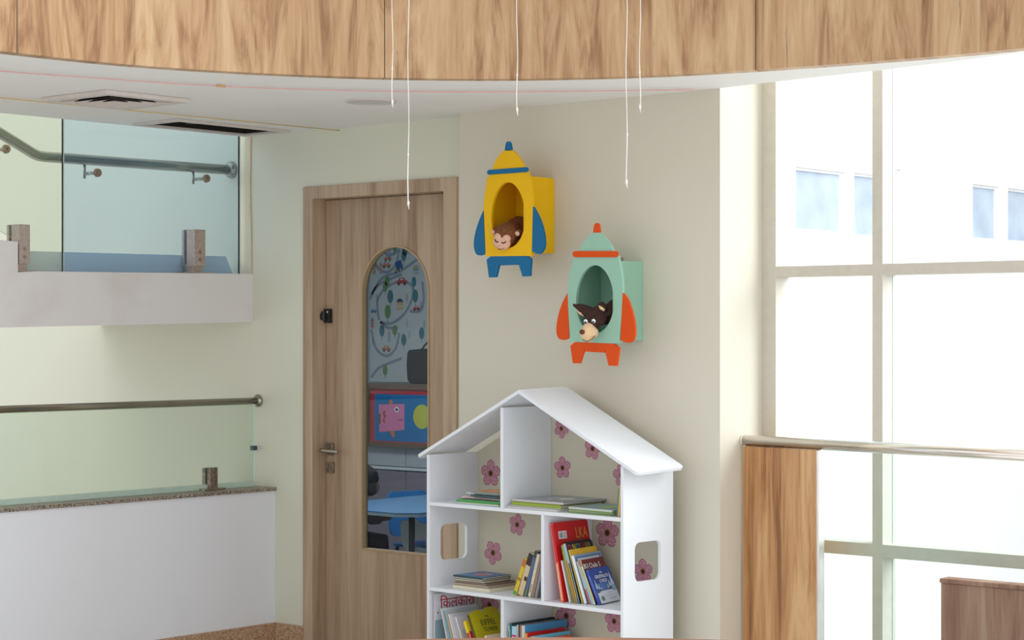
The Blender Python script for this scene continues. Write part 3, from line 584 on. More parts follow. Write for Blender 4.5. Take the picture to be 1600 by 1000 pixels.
# ------------------------------------------------------------------ BOOKCASE
BD = 0.278; BW = 1.003; BT = 0.014; BK = Matrix.Translation((0.980, -0.41, 0)) @ Matrix.Rotation(R(-3), 4, 'Z')
bk = empty('house_bookcase', (0.980, -0.41, 0), R(-3)); tag(bk, 'white house-shaped bookcase with pitched roof, window cut-outs and pink flower stickers', 'bookcase')
ZS = (0.845, 0.515, 0.180)     # tops of the shelf boards
def slope(u): return 1.275-abs(u-0.502)*0.485
def side(u0, nm='side_panel'):
    win = rrect(0.062, 0.208, 0.612, 0.752, 0.026, 5)
    zt = slope(u0 if u0 < 0.5 else u0+BT)-0.004
    mb = MB(); mb.plate([(0, 0), (BD, 0), (BD, zt+0.0), (0, zt)], [win], lambda v_, z: Vector((u0, v_, z)), (BT, 0, 0), M_white); mb.build(nm, bk, bevel=0.001)
side(0.0); side(BW-BT)
mb = MB(); mb.plate([(BT+.0005, 0.03), (BW-BT-.0005, 0.03), (BW-BT-.0005, slope(BW)-0.002), (0.502, slope(0.502)-0.004), (BT+.0005, slope(0)-0.002)], [], lambda u, z: Vector((u, BD-0.009, z)), (0, 0.008, 0), mat('cream_back_board', (206, 199, 178), 0.6, var=0.01, scale=4)); mb.build('back_panel', bk)
for z in ZS+(0.03,):
    mb = MB(); mb.box(BT+.0005, BW-BT-.0005, 0.0, BD-0.010, z-BT, z, M_white); mb.build('shelf', bk, bevel=0.001)
for u, za, zb_ in ((0.396, ZS[0], slope(0.396)-0.003), (0.604, ZS[1], ZS[0]-BT), (0.398, ZS[2], ZS[1]-BT), (0.60, 0.03, ZS[2]-BT)):
    mb = MB(); mb.plate([(0.001, za+.0003), (BD-0.010, za+.0003), (BD-0.010, zb_-.0003), (0.001, zb_-.0003)], [], lambda v_, z: Vector((u, v_, z)), (0.015, 0, 0), M_white); mb.build('divider', bk, bevel=0.001)
# roof boards: rounded corners, slight backwards rise as in the photo
def roof(sgn, Lr, nm):
    a = math.atan(0.485)*sgn
    mb = MB(); T = Matrix.Translation((0.502, 0, 1.2755)) @ Matrix.Rotation(a, 4, 'Y')
    x0, x1 = (0.0, Lr) if sgn > 0 else (-Lr, 0.0); r = 0.02
    if sgn > 0: lp = [(0, -0.012), (Lr-r, -0.012)]+[(Lr-r+r*math.sin(R(k*18)), -0.012+r-r*math.cos(R(k*18))) for k in range(1, 6)]+[(Lr-r+r*math.cos(R(k*18)), BD-0.030-r+r*math.sin(R(k*18))) for k in range(0, 6)]+[(0, BD-0.030)]
    else: lp = [(0.0062, -0.012), (0.0062, BD-0.030)]+[(-Lr+r-r*math.sin(R(k*18)), BD-0.030-r+r*math.cos(R(k*18))) for k in range(0, 6)]+[(-Lr+r-r*math.cos(R(k*18)), -0.012+r-r*math.sin(R(k*18))) for k in range(0, 6)]
    mb.plate(lp, [], lambda x, y: T @ Vector((x, y, -0.001+0.035*(y+0.012))), tuple((T.to_3x3() @ Vector((0, 0, 0.0125)))), M_white); mb.build(nm, bk, bevel=0.003)
roof(1, 0.634, 'roof_panel'); roof(-1, 0.606, 'roof_panel')
# flower stickers
M_pet = mat('pink_petal', (190, 132, 148), 0.7, var=0.06, scale=60); M_petd = mat('petal_outline', (166, 98, 122), 0.7); M_dot = mat('petal_dot', (232, 190, 200), 0.7); M_fc = mat('flower_centre', (74, 40, 22), 0.8, var=0.3, scale=200); M_fcr = mat('flower_centre_ring', (150, 108, 70), 0.8)
def flower(u, z, s, rot, vv=None):
    mb = MB(); y = (BD-0.0096) if vv is None else vv
    for k in range(5):
        a = R(rot+72*k)
        for sc, dy, m in ((1.0, 0, M_petd), (0.86, 0.00025, M_pet)):
            pts = []
            for q in range(20):
                b_ = 2*math.pi*q/20; r = s*0.50+s*0.44*sc*math.cos(b_); w_ = s*0.345*sc*math.sin(b_)*(1+0.22*math.cos(b_))
                pts.append((u+r*math.cos(a)-w_*math.sin(a), y-dy, z+r*math.sin(a)+w_*math.cos(a)))
            mb.face(pts, m)
        for dr, dt in ((0.78, 0), (0.62, 0.18), (0.62, -0.18), (0.45, 0.0), (0.86, 0.2), (0.86, -0.2)):
            cx_ = u+s*(dr*math.cos(a)-dt*math.sin(a)); cz_ = z+s*(dr*math.sin(a)+dt*math.cos(a))
            mb.face([(cx_+s*0.04*math.cos(2*math.pi*q/8), y-0.0005, cz_+s*0.04*math.sin(2*math.pi*q/8)) for q in range(8)], M_dot)
    for r, m, dy in ((0.24, M_fcr, 0.0007), (0.17, M_fc, 0.0009)):
        mb.face([(u+s*r*math.cos(2*math.pi*q/14), y-dy, z+s*r*math.sin(2*math.pi*q/14)) for q in range(14)], m)
    o = mb.build('flower_sticker', bk); return o
for f in ((0.085, 0.945, 0.058, 90), (0.462, 1.134, 0.040, 60), (0.468, 0.985, 0.046, 95), (0.621, 1.064, 0.046, 80), (0.229, 0.752, 0.047, 80), (0.098, 0.633, 0.052, 120), (0.694, 0.752, 0.062, 88),
          (0.868, 0.622, 0.050, 95), (0.078, 0.425, 0.056, 75), (0.488, 0.422, 0.058, 110), (0.728, 0.425, 0.050, 92), (0.764, 0.972, 0.046, 100), (0.30, 0.27, 0.05, 90), (0.82, 0.28, 0.05, 70)): flower(*f)

# ------------------------------------------------------------------ BOOKS
PG = mat('book_pages', (232, 222, 200), 0.85, var=0.06, scale=300); PGW = mat('white_pages', (236, 234, 230), 0.85, var=0.05, scale=300); PGB = mat('aged_pages', (196, 176, 150), 0.85, var=0.08, scale=300)
def C_(r, g, b_): return mat('print_%d_%d_%d' % (r, g, b_), (r, g, b_), 0.38, coat=0.1, var=0.03, scale=120)
WHT = C_(238, 238, 236)
def book(label, group, T, t, w_, h, cover, spine=None, pages=PG, art=None, sart=None, name='picture_book', rad=0.0, title=None, ax=1.0):
    root = empty(name); l, q, s_ = T.decompose(); root.location = l; root.rotation_euler = q.to_euler()
    tag(root, label, 'book', group)
    mb = MB(); sp_ = spine or cover; ct = min(0.0014, t*0.22)
    if rad:
        lp = [(0, 0), (w_-rad, 0)]+[(w_-rad+rad*math.sin(R(k*18)), rad-rad*math.cos(R(k*18))) for k in range(1, 6)]+[(w_-rad+rad*math.cos(R(k*18)), h-rad+rad*math.sin(R(k*18))) for k in range(0, 6)]+[(rad*0.6, h), (0, h-rad*0.6)]
    else: lp = [(0, 0), (w_, 0), (w_, h), (0, h)]
    mb.plate(lp, [], lambda y, z: Vector((0, y, z)), (ct, 0, 0), cover); mb.plate(lp, [], lambda y, z: Vector((t-ct, y, z)), (ct, 0, 0), cover)
    hh = h-(rad*0.6 if rad else 0)
    mb.box(ct, t-ct, 0, ct, 0, hh, sp_)
    if spine: mb.box(-0.0002, t+0.0002, -0.0003, 0.0035, 0.0004, hh-0.0004, sp_)
    TF = Matrix(((0, 0, 1, t+0.0003), (1, 0, 0, 0), (0, 1, 0, 0), (0, 0, 0, 1)))     # (a,b) -> cover face
    TF = TF @ Matrix.Diagonal((ax, 1, 1, 1))
    TS = Matrix(((1, 0, 0, 0), (0, 0, -1, -0.0006), (0, 1, 0, 0), (0, 0, 0, 1)))     # (a,b) -> spine face
    def rect(T2, a0, a1, b0, b1, m, k=0): mb.face([(a0, b0, k*0.0002), (a1, b0, k*0.0002), (a1, b1, k*0.0002), (a0, b1, k*0.0002)], m, T2)
    if art: art(mb, TF, rect)
    if sart:
        for s in sart: rect(TS, t*s[0], t*s[1], h*s[2], h*s[3], s[4], s[5] if len(s) > 5 else 0)
    mb.build('cover', root, recalc=False)
    e = 0.0 if t < 0.004 else 0.002
    mb = MB(); mb.box(ct+0.0001, t-ct-0.0001, ct+0.0001, w_-e-0.0005, e, h-e-(rad*0.2), pages); mb.build('page_block', root)
    if title:
        mb = MB(); title(mb, TF, TS); mb.build('title', root, recalc=False)
    return root
def up(u, v_, z, lean=0.0, t=0.0, yaw=0.0):
    """standing spine outward; lean > 0 tips the top to the left, < 0 to the right"""
    M = BK @ Matrix.Translation((u, v_, z+0.0004)) @ Matrix.Rotation(R(yaw), 4, 'Z') @ Matrix.Rotation(R(-lean), 4, 'Y')
    return M if lean >= 0 else M @ Matrix.Translation((-t, 0, 0))
def flat(u, v_, z, w_, h, yaw=0.0, turn=0):
    """lying, front cover up; u,v = near-left corner"""
    Fm = Matrix(((0, 0, -1, h), (0, 1, 0, 0), (1, 0, 0, 0), (0, 0, 0, 1)))
    if turn == 90: Fm = Matrix.Translation((w_, 0, 0)) @ Matrix.Rotation(R(90), 4, 'Z') @ Fm      # spine to the right
    if turn == -90: Fm = Matrix.Translation((0, h, 0)) @ Matrix.Rotation(R(-90), 4, 'Z') @ Fm     # spine to the left
    if turn == 180: Fm = Matrix.Translation((h, w_, 0)) @ Matrix.Rotation(R(180), 4, 'Z') @ Fm
    return BK @ Matrix.Translation((u, v_, z+0.0004)) @ Matrix.Rotation(R(yaw), 4, 'Z') @ Fm
def stack(specs, u, v_, z, group):
    for sdic in specs:
        d_ = dict(sdic); du, dv, yaw, turn = d_.pop('du', 0), d_.pop('dv', 0), d_.pop('yaw', 0), d_.pop('turn', 0)
        t, w_, h = d_['t'], d_['w_'], d_['h']
        book(T=flat(u+du, v_+dv, z, w_, h, yaw, turn), group=group, **d_); z += t+0.0006
    return z
# --- top left cell: untidy stack against the divider
GA = 'books stacked in the top left compartment'
def art_orange(mb, TF, rect):
    rect(TF, 0.02, 0.13, 0.03, 0.17, C_(238, 150, 90)); rect(TF, 0.05, 0.10, 0.06, 0.12, C_(250, 200, 120), 1)
stack([dict(label='pale blue and white magazine at the bottom of the top left stack', t=.0035, w_=.20, h=.245, cover=C_(178, 198, 222), pages=PGW, du=-.002, dv=-.004, yaw=1),
       dict(label='thin cream booklet near the bottom of the top left stack', t=.003, w_=.19, h=.235, cover=C_(226, 222, 176), du=.006, yaw=-1),
       dict(label='bright green booklet, lower of the two green ones top left', t=.0045, w_=.19, h=.228, cover=C_(96, 168, 84), spine=C_(78, 160, 92), du=.012, yaw=0),
       dict(label='green booklet with a dark top edge in the top left stack', t=.005, w_=.19, h=.224, cover=C_(60, 140, 72), spine=C_(88, 178, 96), du=.014, dv=.004, yaw=1),
       dict(label='slim black-edged book lying above the green booklets top left', t=.0025, w_=.185, h=.20, cover=C_(40, 52, 48), pages=PGW, du=.035, dv=.006),
       dict(label='pinkish white book in the middle of the top left stack', t=.006, w_=.18, h=.226, cover=C_(222, 200, 196), pages=PGW, du=.012, dv=.03, yaw=-3),
       dict(label='terracotta edged booklet under the teal book top left', t=.003, w_=.17, h=.17, cover=C_(186, 108, 78), du=.066, dv=.03),
       dict(label='dark teal book under the topmost book of the top left stack', t=.007, w_=.15, h=.148, cover=C_(44, 78, 84), pages=PGB, du=.089, dv=.002, yaw=-1),
       dict(label='grey-white book jutting out leftwards near the top of the top left stack', t=.005, w_=.15, h=.19, cover=C_(206, 200, 196), pages=PGW, du=.045, dv=.022, yaw=-1),
       dict(label='topmost book of the top left stack, with an orange picture on its cover', t=.0045, w_=.16, h=.150, cover=C_(176, 196, 176), spine=C_(120, 150, 150), du=.087, dv=.004, art=art_orange, yaw=-1)],
      .138, .012, ZS[0], GA)
# --- top right cell: two stacks and three leaning books
GB = 'books lying in the wide top compartment'
def art_grey(mb, TF, rect):
    rect(TF, .012, .235, .015, .245, C_(150, 158, 164)); mb.disc((.12, .12, .0004), .052, C_(214, 216, 208), TF); mb.disc((.10, .13, .0006), .020, C_(90, 96, 104), TF); mb.disc((.15, .09, .0006), .014, C_(236, 236, 226), TF)
zt = stack([dict(label='thick white-paged magazine at the bottom of the large top stack', t=.007, w_=.22, h=.262, cover=C_(206, 204, 198), pages=PGW, du=-.022, dv=-.014, yaw=-1),
       dict(label='thin grey magazine second from bottom of the large top stack', t=.004, w_=.22, h=.26, cover=C_(186, 188, 184), pages=PGW, du=-.016, dv=-.008),
       dict(label='book with a yellow-green spine in the large top stack', t=.009, w_=.23, h=.250, cover=C_(120, 150, 60), spine=C_(156, 178, 48), du=-.006, dv=.0),
       dict(label='olive green book just under the top of the large top stack', t=.004, w_=.23, h=.25, cover=C_(110, 122, 78), spine=C_(128, 140, 60), du=-.004, dv=.002, yaw=-1),
       dict(label='topmost large book, grey cover with pale round picture, on the top shelf', t=.007, w_=.24, h=.256, cover=C_(126, 134, 140), spine=C_(200, 192, 196), pages=PGW, du=-.002, dv=.0, art=art_grey, yaw=0)],
      .436, .028, ZS[0], GB)
def art_bg(mb, TF, rect):
    rect(TF, .01, .19, .012, .20, C_(118, 160, 168)); mb.disc((.10, .10, .0004), .045, C_(150, 178, 96), TF); mb.disc((.12, .09, .0006), .022, C_(196, 190, 90), TF)
stack([dict(label='green book at the bottom of the small stack near the top shelf end', t=.004, w_=.20, h=.215, cover=C_(96, 132, 70), spine=C_(108, 150, 84), pages=PGW, du=-.004, yaw=-2),
       dict(label='cream edged booklet in the small stack near the right end of the top shelf', t=.004, w_=.20, h=.212, cover=C_(216, 208, 180), pages=PGW, du=.0, dv=.004),
       dict(label='light green booklet in the small stack near the right end of the top shelf', t=.005, w_=.20, h=.212, cover=C_(122, 166, 96), spine=C_(116, 160, 84), du=.002, dv=.002, yaw=-1),
       dict(label='topmost book of the small top-shelf stack, blue-green cover with a yellow-green disc', t=.006, w_=.205, h=.212, cover=C_(132, 170, 150), spine=C_(206, 204, 200), pages=PGW, du=.002, dv=.0, art=art_bg, yaw=-1)],
      .718, .024, ZS[0], GB)
u = .9535
for lb_, t, h, w_, c in (('dark green book standing left of the three at the end of the top shelf', .0050, .100, .17, C_(92, 128, 108)), ('tan book standing in the middle of the three at the end of the top shelf', .0085, .114, .17, C_(206, 172, 104)), ('orange-brown book standing against the right end of the top shelf', .0060, .122, .17, C_(178, 120, 66))):
    book(lb_, 'upright books at the right end of the top shelf', up(u+t, .020, ZS[0], -4.0, t), t, w_, h, c, pages=PGB); u += t+.0012
# --- middle left cell: stack + leaning row
GC = 'small books stacked under the left window cut-out'
def art_blue(mb, TF, rect):
    rect(TF, .008, .152, .008, .152, C_(40, 120, 176)); mb.disc((.078, .08, .0004), .034, C_(196, 108, 110), TF); mb.disc((.10, .06, .0006), .016, C_(222, 160, 120), TF)
stack([dict(label='cream-edged board book at the bottom of the left middle stack', t=.013, w_=.17, h=.205, cover=C_(206, 206, 176), pages=PG, du=0, turn=180, yaw=-1),
       dict(label='mauve-grey board book second from bottom of the left middle stack', t=.009, w_=.165, h=.185, cover=C_(150, 132, 134), pages=PGB, du=.004, dv=.002, turn=180, yaw=1),
       dict(label='thin brown board book in the middle of the left middle stack', t=.006, w_=.16, h=.165, cover=C_(98, 78, 72), pages=PGB, du=.012, dv=.006, turn=180, yaw=0),
       dict(label='grey-brown board book third from top of the left middle stack', t=.007, w_=.15, h=.152, cover=C_(176, 160, 140), pages=PG, du=.010, dv=.006, turn=180, yaw=2),
       dict(label='cream-edged board book just under the blue one in the left middle stack', t=.007, w_=.155, h=.152, cover=C_(60, 84, 92), pages=PG, du=.008, dv=.004, turn=180, yaw=0),
       dict(label='topmost small blue board book with a red picture in the left middle stack', t=.006, w_=.16, h=.158, cover=C_(38, 70, 84), pages=PGW, du=.006, dv=.0, art=art_blue, yaw=0)],
      .098, .042, ZS[1], GC)
GL = 'books leaning right in the middle left compartment'
def yel_art(mb, TF, rect): rect(TF, .005, .13, .01, .12, C_(236, 206, 110))
u = .436; pl = None
for lb_, t, h, w_, c, sp_, ln, sa, pg in (
    ('yellow book with orange and green spots, leftmost leaning in the middle left compartment', .014, .150, .14, C_(226, 204, 150), C_(214, 186, 44), 22, ((0, 1, .78, .98, C_(196, 110, 40)), (0, 1, .40, .47, C_(176, 110, 40)), (0, .9, .0, .10, C_(86, 160, 40))), PG),
    ('cream and brown book leaning second from left in the middle left compartment', .020, .168, .14, C_(196, 160, 110), C_(206, 188, 150), 20, ((.0, 1, .72, 1, C_(40, 34, 38)), (.4, 1, .36, .46, C_(60, 40, 34))), PG),
    ('dark blue spined book leaning in the middle left compartment', .011, .180, .14, C_(50, 66, 90), C_(78, 104, 146), 18, ((0, 1, .0, .16, C_(96, 116, 92)), (0, 1, .86, 1, C_(70, 60, 60))), PGB),
    ('off-white spined book leaning beside the dark blue one in the middle left compartment', .011, .168, .14, C_(186, 176, 150), C_(216, 206, 176), 16.5, ((.3, .7, .1, .3, C_(150, 130, 90)),), PG),
    ('mauve-brown spined book leaning near the middle divider', .010, .172, .14, C_(118, 92, 96), C_(150, 126, 118), 15.5, (), PGB),
    ('grey spined book nearest the middle divider, leaning against it', .0095, .172, .14, C_(120, 116, 116), C_(146, 140, 140), 14.5, (), PGB)):
    t *= 1.2
    if pl is not None: u += t/math.cos(R(ln))+ph*math.cos(R(pl))*(math.tan(R(pl))-math.tan(R(ln)))+.0012
    book(lb_, GL, up(u, .045, ZS[1], -ln, t), t, w_, h, c, sp_, pg, sart=sa); pl, ph = ln, h
# --- middle right cell: leaning row of larger books
GD = 'books leaning left in the middle right compartment'
GOLD = C_(190, 140, 60); BLK = C_(26, 22, 34)
def red_art(mb, TF, rect):
    rect(TF, .022, .066, .228, .256, WHT); 
    for k in range(9): rect(TF, .026+k*.0022, .0268+k*.0022+.0006*(k % 2), .232, .252, BLK, 1)
    for k in range(4): rect(TF, .049, .063-.003*(k % 2), .233+k*.005, .2350+k*.005, C_(120, 120, 130), 1)
    mb.disc((.135, .205, .0004), .016, C_(120, 120, 60), TF); mb.disc((.162, .205, .0004), .012, C_(150, 120, 50), TF)
def red_title(mb, TF, TS): text_into(mb, 'LKA', .058, C_(212, 156, 68), TF @ Matrix.Translation((.114, .225, .0006)), sx=.62)
def dino_title(mb, TF, TS):
    cols = [C_(214, 80, 50), C_(70, 96, 176), C_(232, 196, 50), C_(70, 160, 130), C_(206, 60, 50), C_(150, 40, 60), C_(226, 170, 60), C_(90, 150, 90)]
    xs = [.010, .029, .035, .054, .073, .089, .107, .124]
    for ch, x_, c in zip('DINOSAUR', xs, cols): text_into(mb, ch, .031, c, TF @ Matrix.Translation((x_, .194, .0006)), sx=.72)
def my_art(mb, TF, rect): rect(TF, .006, .150, .004, .174, C_(96, 138, 186)); rect(TF, .016, .140, .010, .166, C_(236, 232, 234), 1); mb.disc((.118, .147, .0007), .012, C_(232, 176, 150), TF); mb.disc((.118, .147, .0009), .008, C_(244, 220, 206), TF)
def my_title(mb, TF, TS):
    text_into(mb, 'My Dog', .024, C_(60, 120, 160), TF @ Matrix.Translation((.045, .135, .0008)), sx=.8)
def chalo_title(mb, TF, TS): text_into(mb, 'BU Chalo S', .026, WHT, TF @ Matrix.Translation((.006, .134, .0006)), sx=.78)
def snow_art(mb, TF, rect):
    NAV = C_(36, 70, 150)
    rect(TF, 0, .117, 0, .132, NAV, 0); rect(TF, .004, .117, .03, .075, C_(80, 120, 180), 1); rect(TF, .004, .117, 0, .046, C_(216, 222, 232), 2)
    for x_, b_, hh, w2 in ((.012, .040, .055, .008), (.024, .044, .030, .006), (.088, .046, .040, .009), (.104, .040, .075, .013), (.075, .046, .022, .006), (.036, .046, .018, .005)):
        c = C_(70, 104, 140) if x_ != .104 else C_(150, 176, 200)
        mb.face([(x_-w2, b_, .0007), (x_+w2, b_, .0007), (x_, b_+hh, .0007)], c, TF); mb.face([(x_-w2*.7, b_+hh*.3, .0009), (x_+w2*.7, b_+hh*.3, .0009), (x_, b_+hh, .0009)], C_(196, 210, 226), TF)
    mb.disc((.024, .018, .0009), .010, C_(120, 130, 130), TF); rect(TF, .06, .10, .012, .015, C_(170, 186, 206), 4); rect(TF, .04, .08, .024, .0265, C_(180, 196, 214), 4)
def snow_title(mb, TF, TS):
    text_into(mb, 'THE', .009, WHT, TF @ Matrix.Translation((.060, .111, .0010)), 'CENTER'); text_into(mb, "GRUFFALO'S", .0175, WHT, TF @ Matrix.Translation((.058, .094, .0010)), 'CENTER', sx=.78); text_into(mb, 'CHILD', .0175, WHT, TF @ Matrix.Translation((.060, .077, .0010)), 'CENTER', sx=.85)
    for k in range(9): mb.face([(.004, .03+k*.009, .0005), (.0085, .03+k*.009, .0005), (.0085, .035+k*.009, .0005), (.004, .035+k*.009, .0005)], C_(120, 150, 210), TS)
RED = C_(206, 24, 28)
YAW = (1, 4, 7, 8, 8.5, 9, 9.5, 10, 10, 10.5, 11)
rows = [
 dict(label='largest book, bright red with a white barcode sticker, tallest in the middle right row', t=.016, w_=.190, h=.290, cover=RED, spine=C_(200, 30, 34), pages=PGW, art=red_art, title=red_title, rad=.010, ln=11.0, v=.026, sart=((0, 1, 0, .50, C_(232, 110, 70)), (.25, .6, .02, .48, C_(240, 196, 170), 1), (0, .25, .5, .99, C_(232, 120, 110)))),
 dict(label='thin white-paged book right beside the big red one', t=.005, w_=.17, h=.155, cover=C_(226, 230, 226), ln=14.4, v=.030, sart=()),
 dict(label='olive green spined book, tallest of the thin ones beside the red book', t=.0065, w_=.17, h=.212, cover=C_(130, 120, 40), spine=C_(140, 128, 44), ln=15.2, v=.032, sart=((.1, .5, .1, .9, C_(206, 180, 60)), (0, .3, 0, .3, C_(60, 120, 80)))),
 dict(label='light green spined book between the olive one and the black one', t=.008, w_=.16, h=.218, cover=C_(96, 170, 96), spine=C_(196, 120, 60), ln=15.8, v=.028, sart=((0, 1, .72, .98, C_(110, 186, 120)), (0, .4, 0, .7, C_(206, 150, 80)), (.6, 1, 0, .7, C_(52, 100, 70)))),
 dict(label='black book with rainbow capital letters spelling DINOSAUR', t=.010, w_=.148, h=.226, cover=C_(24, 22, 38), spine=C_(170, 176, 190), pages=PGW, title=dino_title, rad=.012, ln=16.2, v=.026, sart=((.3, .9, 0, .66, C_(60, 70, 60)), (0, .4, .1, .6, C_(216, 170, 40), 1))),
 dict(label='yellow-topped book directly behind the white framed one', t=.006, w_=.150, h=.200, cover=C_(236, 190, 50), spine=C_(206, 180, 90), ln=17.2, v=.034, sart=((.2, .8, 0, .85, C_(150, 160, 96)),)),
 dict(label='white book in a blue frame titled My Dog', t=.0105, w_=.156, h=.180, cover=C_(150, 176, 206), spine=C_(232, 232, 236), pages=PGW, art=my_art, title=my_title, ln=18.4, v=.034, sart=()),
 dict(label='thin grey and red spined book in front of the white framed one', t=.009, w_=.14, h=.160, cover=C_(196, 186, 180), spine=C_(176, 178, 178), ln=20, v=.040, sart=((0, 1, 0, .35, C_(206, 96, 76)), (.3, .5, .0, .3, C_(110, 110, 150), 1))),
 dict(label='pale blue spined book left of the dark red one', t=.007, w_=.13, h=.150, cover=C_(170, 214, 230), spine=C_(150, 206, 230), ln=21.2, v=.040, sart=((0, .5, .7, .98, C_(206, 196, 120)),)),
 dict(label='dark red book with white lettering right behind the snowy blue one', t=.008, w_=.130, h=.168, cover=C_(110, 24, 34), spine=C_(226, 226, 216), pages=PGW, title=chalo_title, ln=22.2, v=.036, sart=((0, .45, 0, .9, C_(130, 180, 150)), (.5, .9, .1, .8, C_(226, 190, 110)), (0, 1, .86, 1, C_(190, 110, 60)))),
 dict(label='blue board book with a snowy forest, frontmost in the middle right row', t=.0125, w_=.119, h=.134, cover=C_(36, 70, 150), spine=C_(36, 76, 166), pages=PGW, art=snow_art, title=snow_title, rad=.007, ln=23.8, v=.045, sart=())]
u = .680; pa = None; ki = 0
for r_ in rows:
    r_ = dict(r_); r_['t'] *= .92; ln = r_.pop('ln'); v_ = r_.pop('v'); sa = r_.pop('sart')
    if pa is not None: u += pt/math.cos(R(ln))+min(r_['h'], ph)*math.cos(R(ln))*(math.tan(R(ln))-math.tan(R(pa)))+.0006+.15*math.sin(R(YAW[ki]-YAW[ki-1]))
    yw = YAW[ki]; ki += 1; r_['ax'] = 1+.3*yw/14; r_['w_'] *= r_['ax']; book(group=GD, T=up(u, v_+.0012*yw, ZS[1], ln, 0, yw), sart=sa, **r_); pa, pt, ph = ln, r_['t'], r_['h']
# --- bottom left cell
GE = 'magazines and books in the lower left compartment'
def mag_art(mb, TF, rect): rect(TF, .003, .207, .02, .205, C_(150, 176, 186)); mb.disc((.16, .18, .0004), .03, C_(214, 190, 196), TF); mb.disc((.10, .15, .0005), .035, C_(120, 160, 170), TF)
MAG = C_(206, 40, 80)
def mag_title(mb, TF, TS):
    text_into(mb, '\u093f\u0915\u0932\u0915\u093e\u0930\u0940', .056, MAG, TF @ Matrix.Translation((.030, .248, .0006)), sx=1.0); mb.disc((.018, .232, .0006), .0035, MAG, TF)
book('large pale magazine with red Devanagari lettering standing at the far left', GE, up(.022, .016, ZS[2], 0), .005, .205, .306, C_(226, 230, 238), pages=PGW, art=mag_art, title=mag_title, name='magazine', sart=((0, 1, .0, 1, C_(220, 190, 196)),))
u = .083; 
for k, (lb_, t, h, c, sp_, ln) in enumerate((
    ('white magazine with a speckled spine, leftmost of the leaning white ones', .006, .262, C_(226, 232, 240), C_(214, 206, 196), 16), ('light blue spined magazine leaning in the lower left compartment', .005, .255, C_(200, 218, 230), C_(110, 176, 206), 17),
    ('tan spined booklet leaning in the lower left compartment', .006, .246, C_(206, 190, 166), C_(196, 170, 136), 18), ('thin white booklet just right of the tan one', .005, .246, C_(232, 236, 242), C_(226, 226, 232), 19),
    ('white booklet with pink flecks on its spine', .005, .244, C_(230, 226, 238), C_(226, 206, 210), 20), ('white booklet with grey-blue spine, lower left compartment', .005, .242, C_(222, 226, 238), C_(190, 198, 214), 21),
    ('white exercise book right before the yellow and pink book', .006, .240, C_(222, 220, 236), C_(232, 230, 222), 22))):
    def bl(mb, TF, rect, k=k): rect(TF, .01, .18, h*.62, h*.78, C_(190, 204, 224)); rect(TF, .01, .10, h*.3, h*.5, C_(196, 210, 226))
    if k: u += t0/math.cos(R(ln))+.0066
    t0 = t
    book(lb_, GE, up(u+.045, .02+.004*k, ZS[2], ln), t, .19, h, c, sp_, PGW, art=bl, name='booklet', sart=((.2, .8, .15, .2, C_(200, 120, 90)), (.2, .8, .45, .5, C_(90, 100, 130)), (.2, .8, .68, .7, C_(220, 180, 90))))
def yp_art(mb, TF, rect): rect(TF, .004, .11, .0, .160, C_(232, 224, 214)); rect(TF, .004, .11, .163, .190, C_(206, 40, 84)); mb.disc((.04, .202, .0004), .013, C_(236, 150, 110), TF); mb.disc((.04, .202, .0006), .007, C_(246, 214, 120), TF)
book('small yellow book with a crimson band leaning before the Eiffel Tower book', GE, up(.268, .024, ZS[2], 23), .011, .115, .232, C_(240, 206, 50), C_(240, 214, 40), PGW, art=yp_art, sart=((.2, .8, .1, .5, C_(150, 110, 30)), (0, 1, .66, .80, C_(200, 50, 80))))
# Eiffel tower book: cut-out top edge
T = up(.302, .03, ZS[2], 25); r = empty('shaped_book'); l, q, s_ = T.decompose(); r.location = l; r.rotation_euler = q.to_euler(); tag(r, 'olive yellow book with a shaped top edge titled THE EIFFEL TOWER', 'book', GE)
YO = C_(196, 184, 20); t = .011
top = [(.165, .225), (.162, .262), (.150, .275), (.125, .283), (.098, .281), (.085, .272), (.070, .268), (.058, .276), (.040, .277), (.022, .270), (.010, .268), (0, .262)]
mb = MB()
for x_ in (0, t-.0014): mb.plate([(0, 0), (.165, 0)]+top, [], lambda y, z: Vector((x_, y, z)), (.0014, 0, 0), YO)
mb.box(0, t, -0.0006, .0014, 0, .262, C_(90, 80, 30)); mb.build('cover', r)
mb = MB(); mb.plate([(.002, .002), (.162, .002)]+[(min(a, .162) if a > .002 else .002, b_-.003) for a, b_ in top], [], lambda y, z: Vector((.0015, y, z)), (t-.003, 0, 0), PG); mb.build('page_block', r)
TF = Matrix(((0, 0, 1, t+0.0004), (1, 0, 0, 0), (0, 1, 0, 0), (0, 0, 0, 1))); DK = C_(70, 64, 20)
mb = MB(); text_into(mb, 'THE', .012, DK, TF @ Matrix.Translation((.088, .243, 0)), 'CENTER'); text_into(mb, 'EIFFEL', .034, DK, TF @ Matrix.Translation((.088, .212, 0)), 'CENTER', sx=.92); text_into(mb, 'TOWER', .024, DK, TF @ Matrix.Translation((.092, .188, 0)), 'CENTER', sx=.9)
for k in range(10): mb.face([(.04+.011*k, .157, 0), (.047+.011*k, .157, 0), (.047+.011*k, .159, 0), (.04+.011*k, .159, 0)], DK, TF)
mb.build('title', r, recalc=False)
def cr_art(mb, TF, rect): rect(TF, .03, .11, .13, .145, C_(110, 70, 50))
book('cream and brown book at the front right of the lower left compartment', GE, up(.336, .022, ZS[2], 14), .010, .13, .178, C_(222, 206, 178), C_(222, 206, 178), art=cr_art)
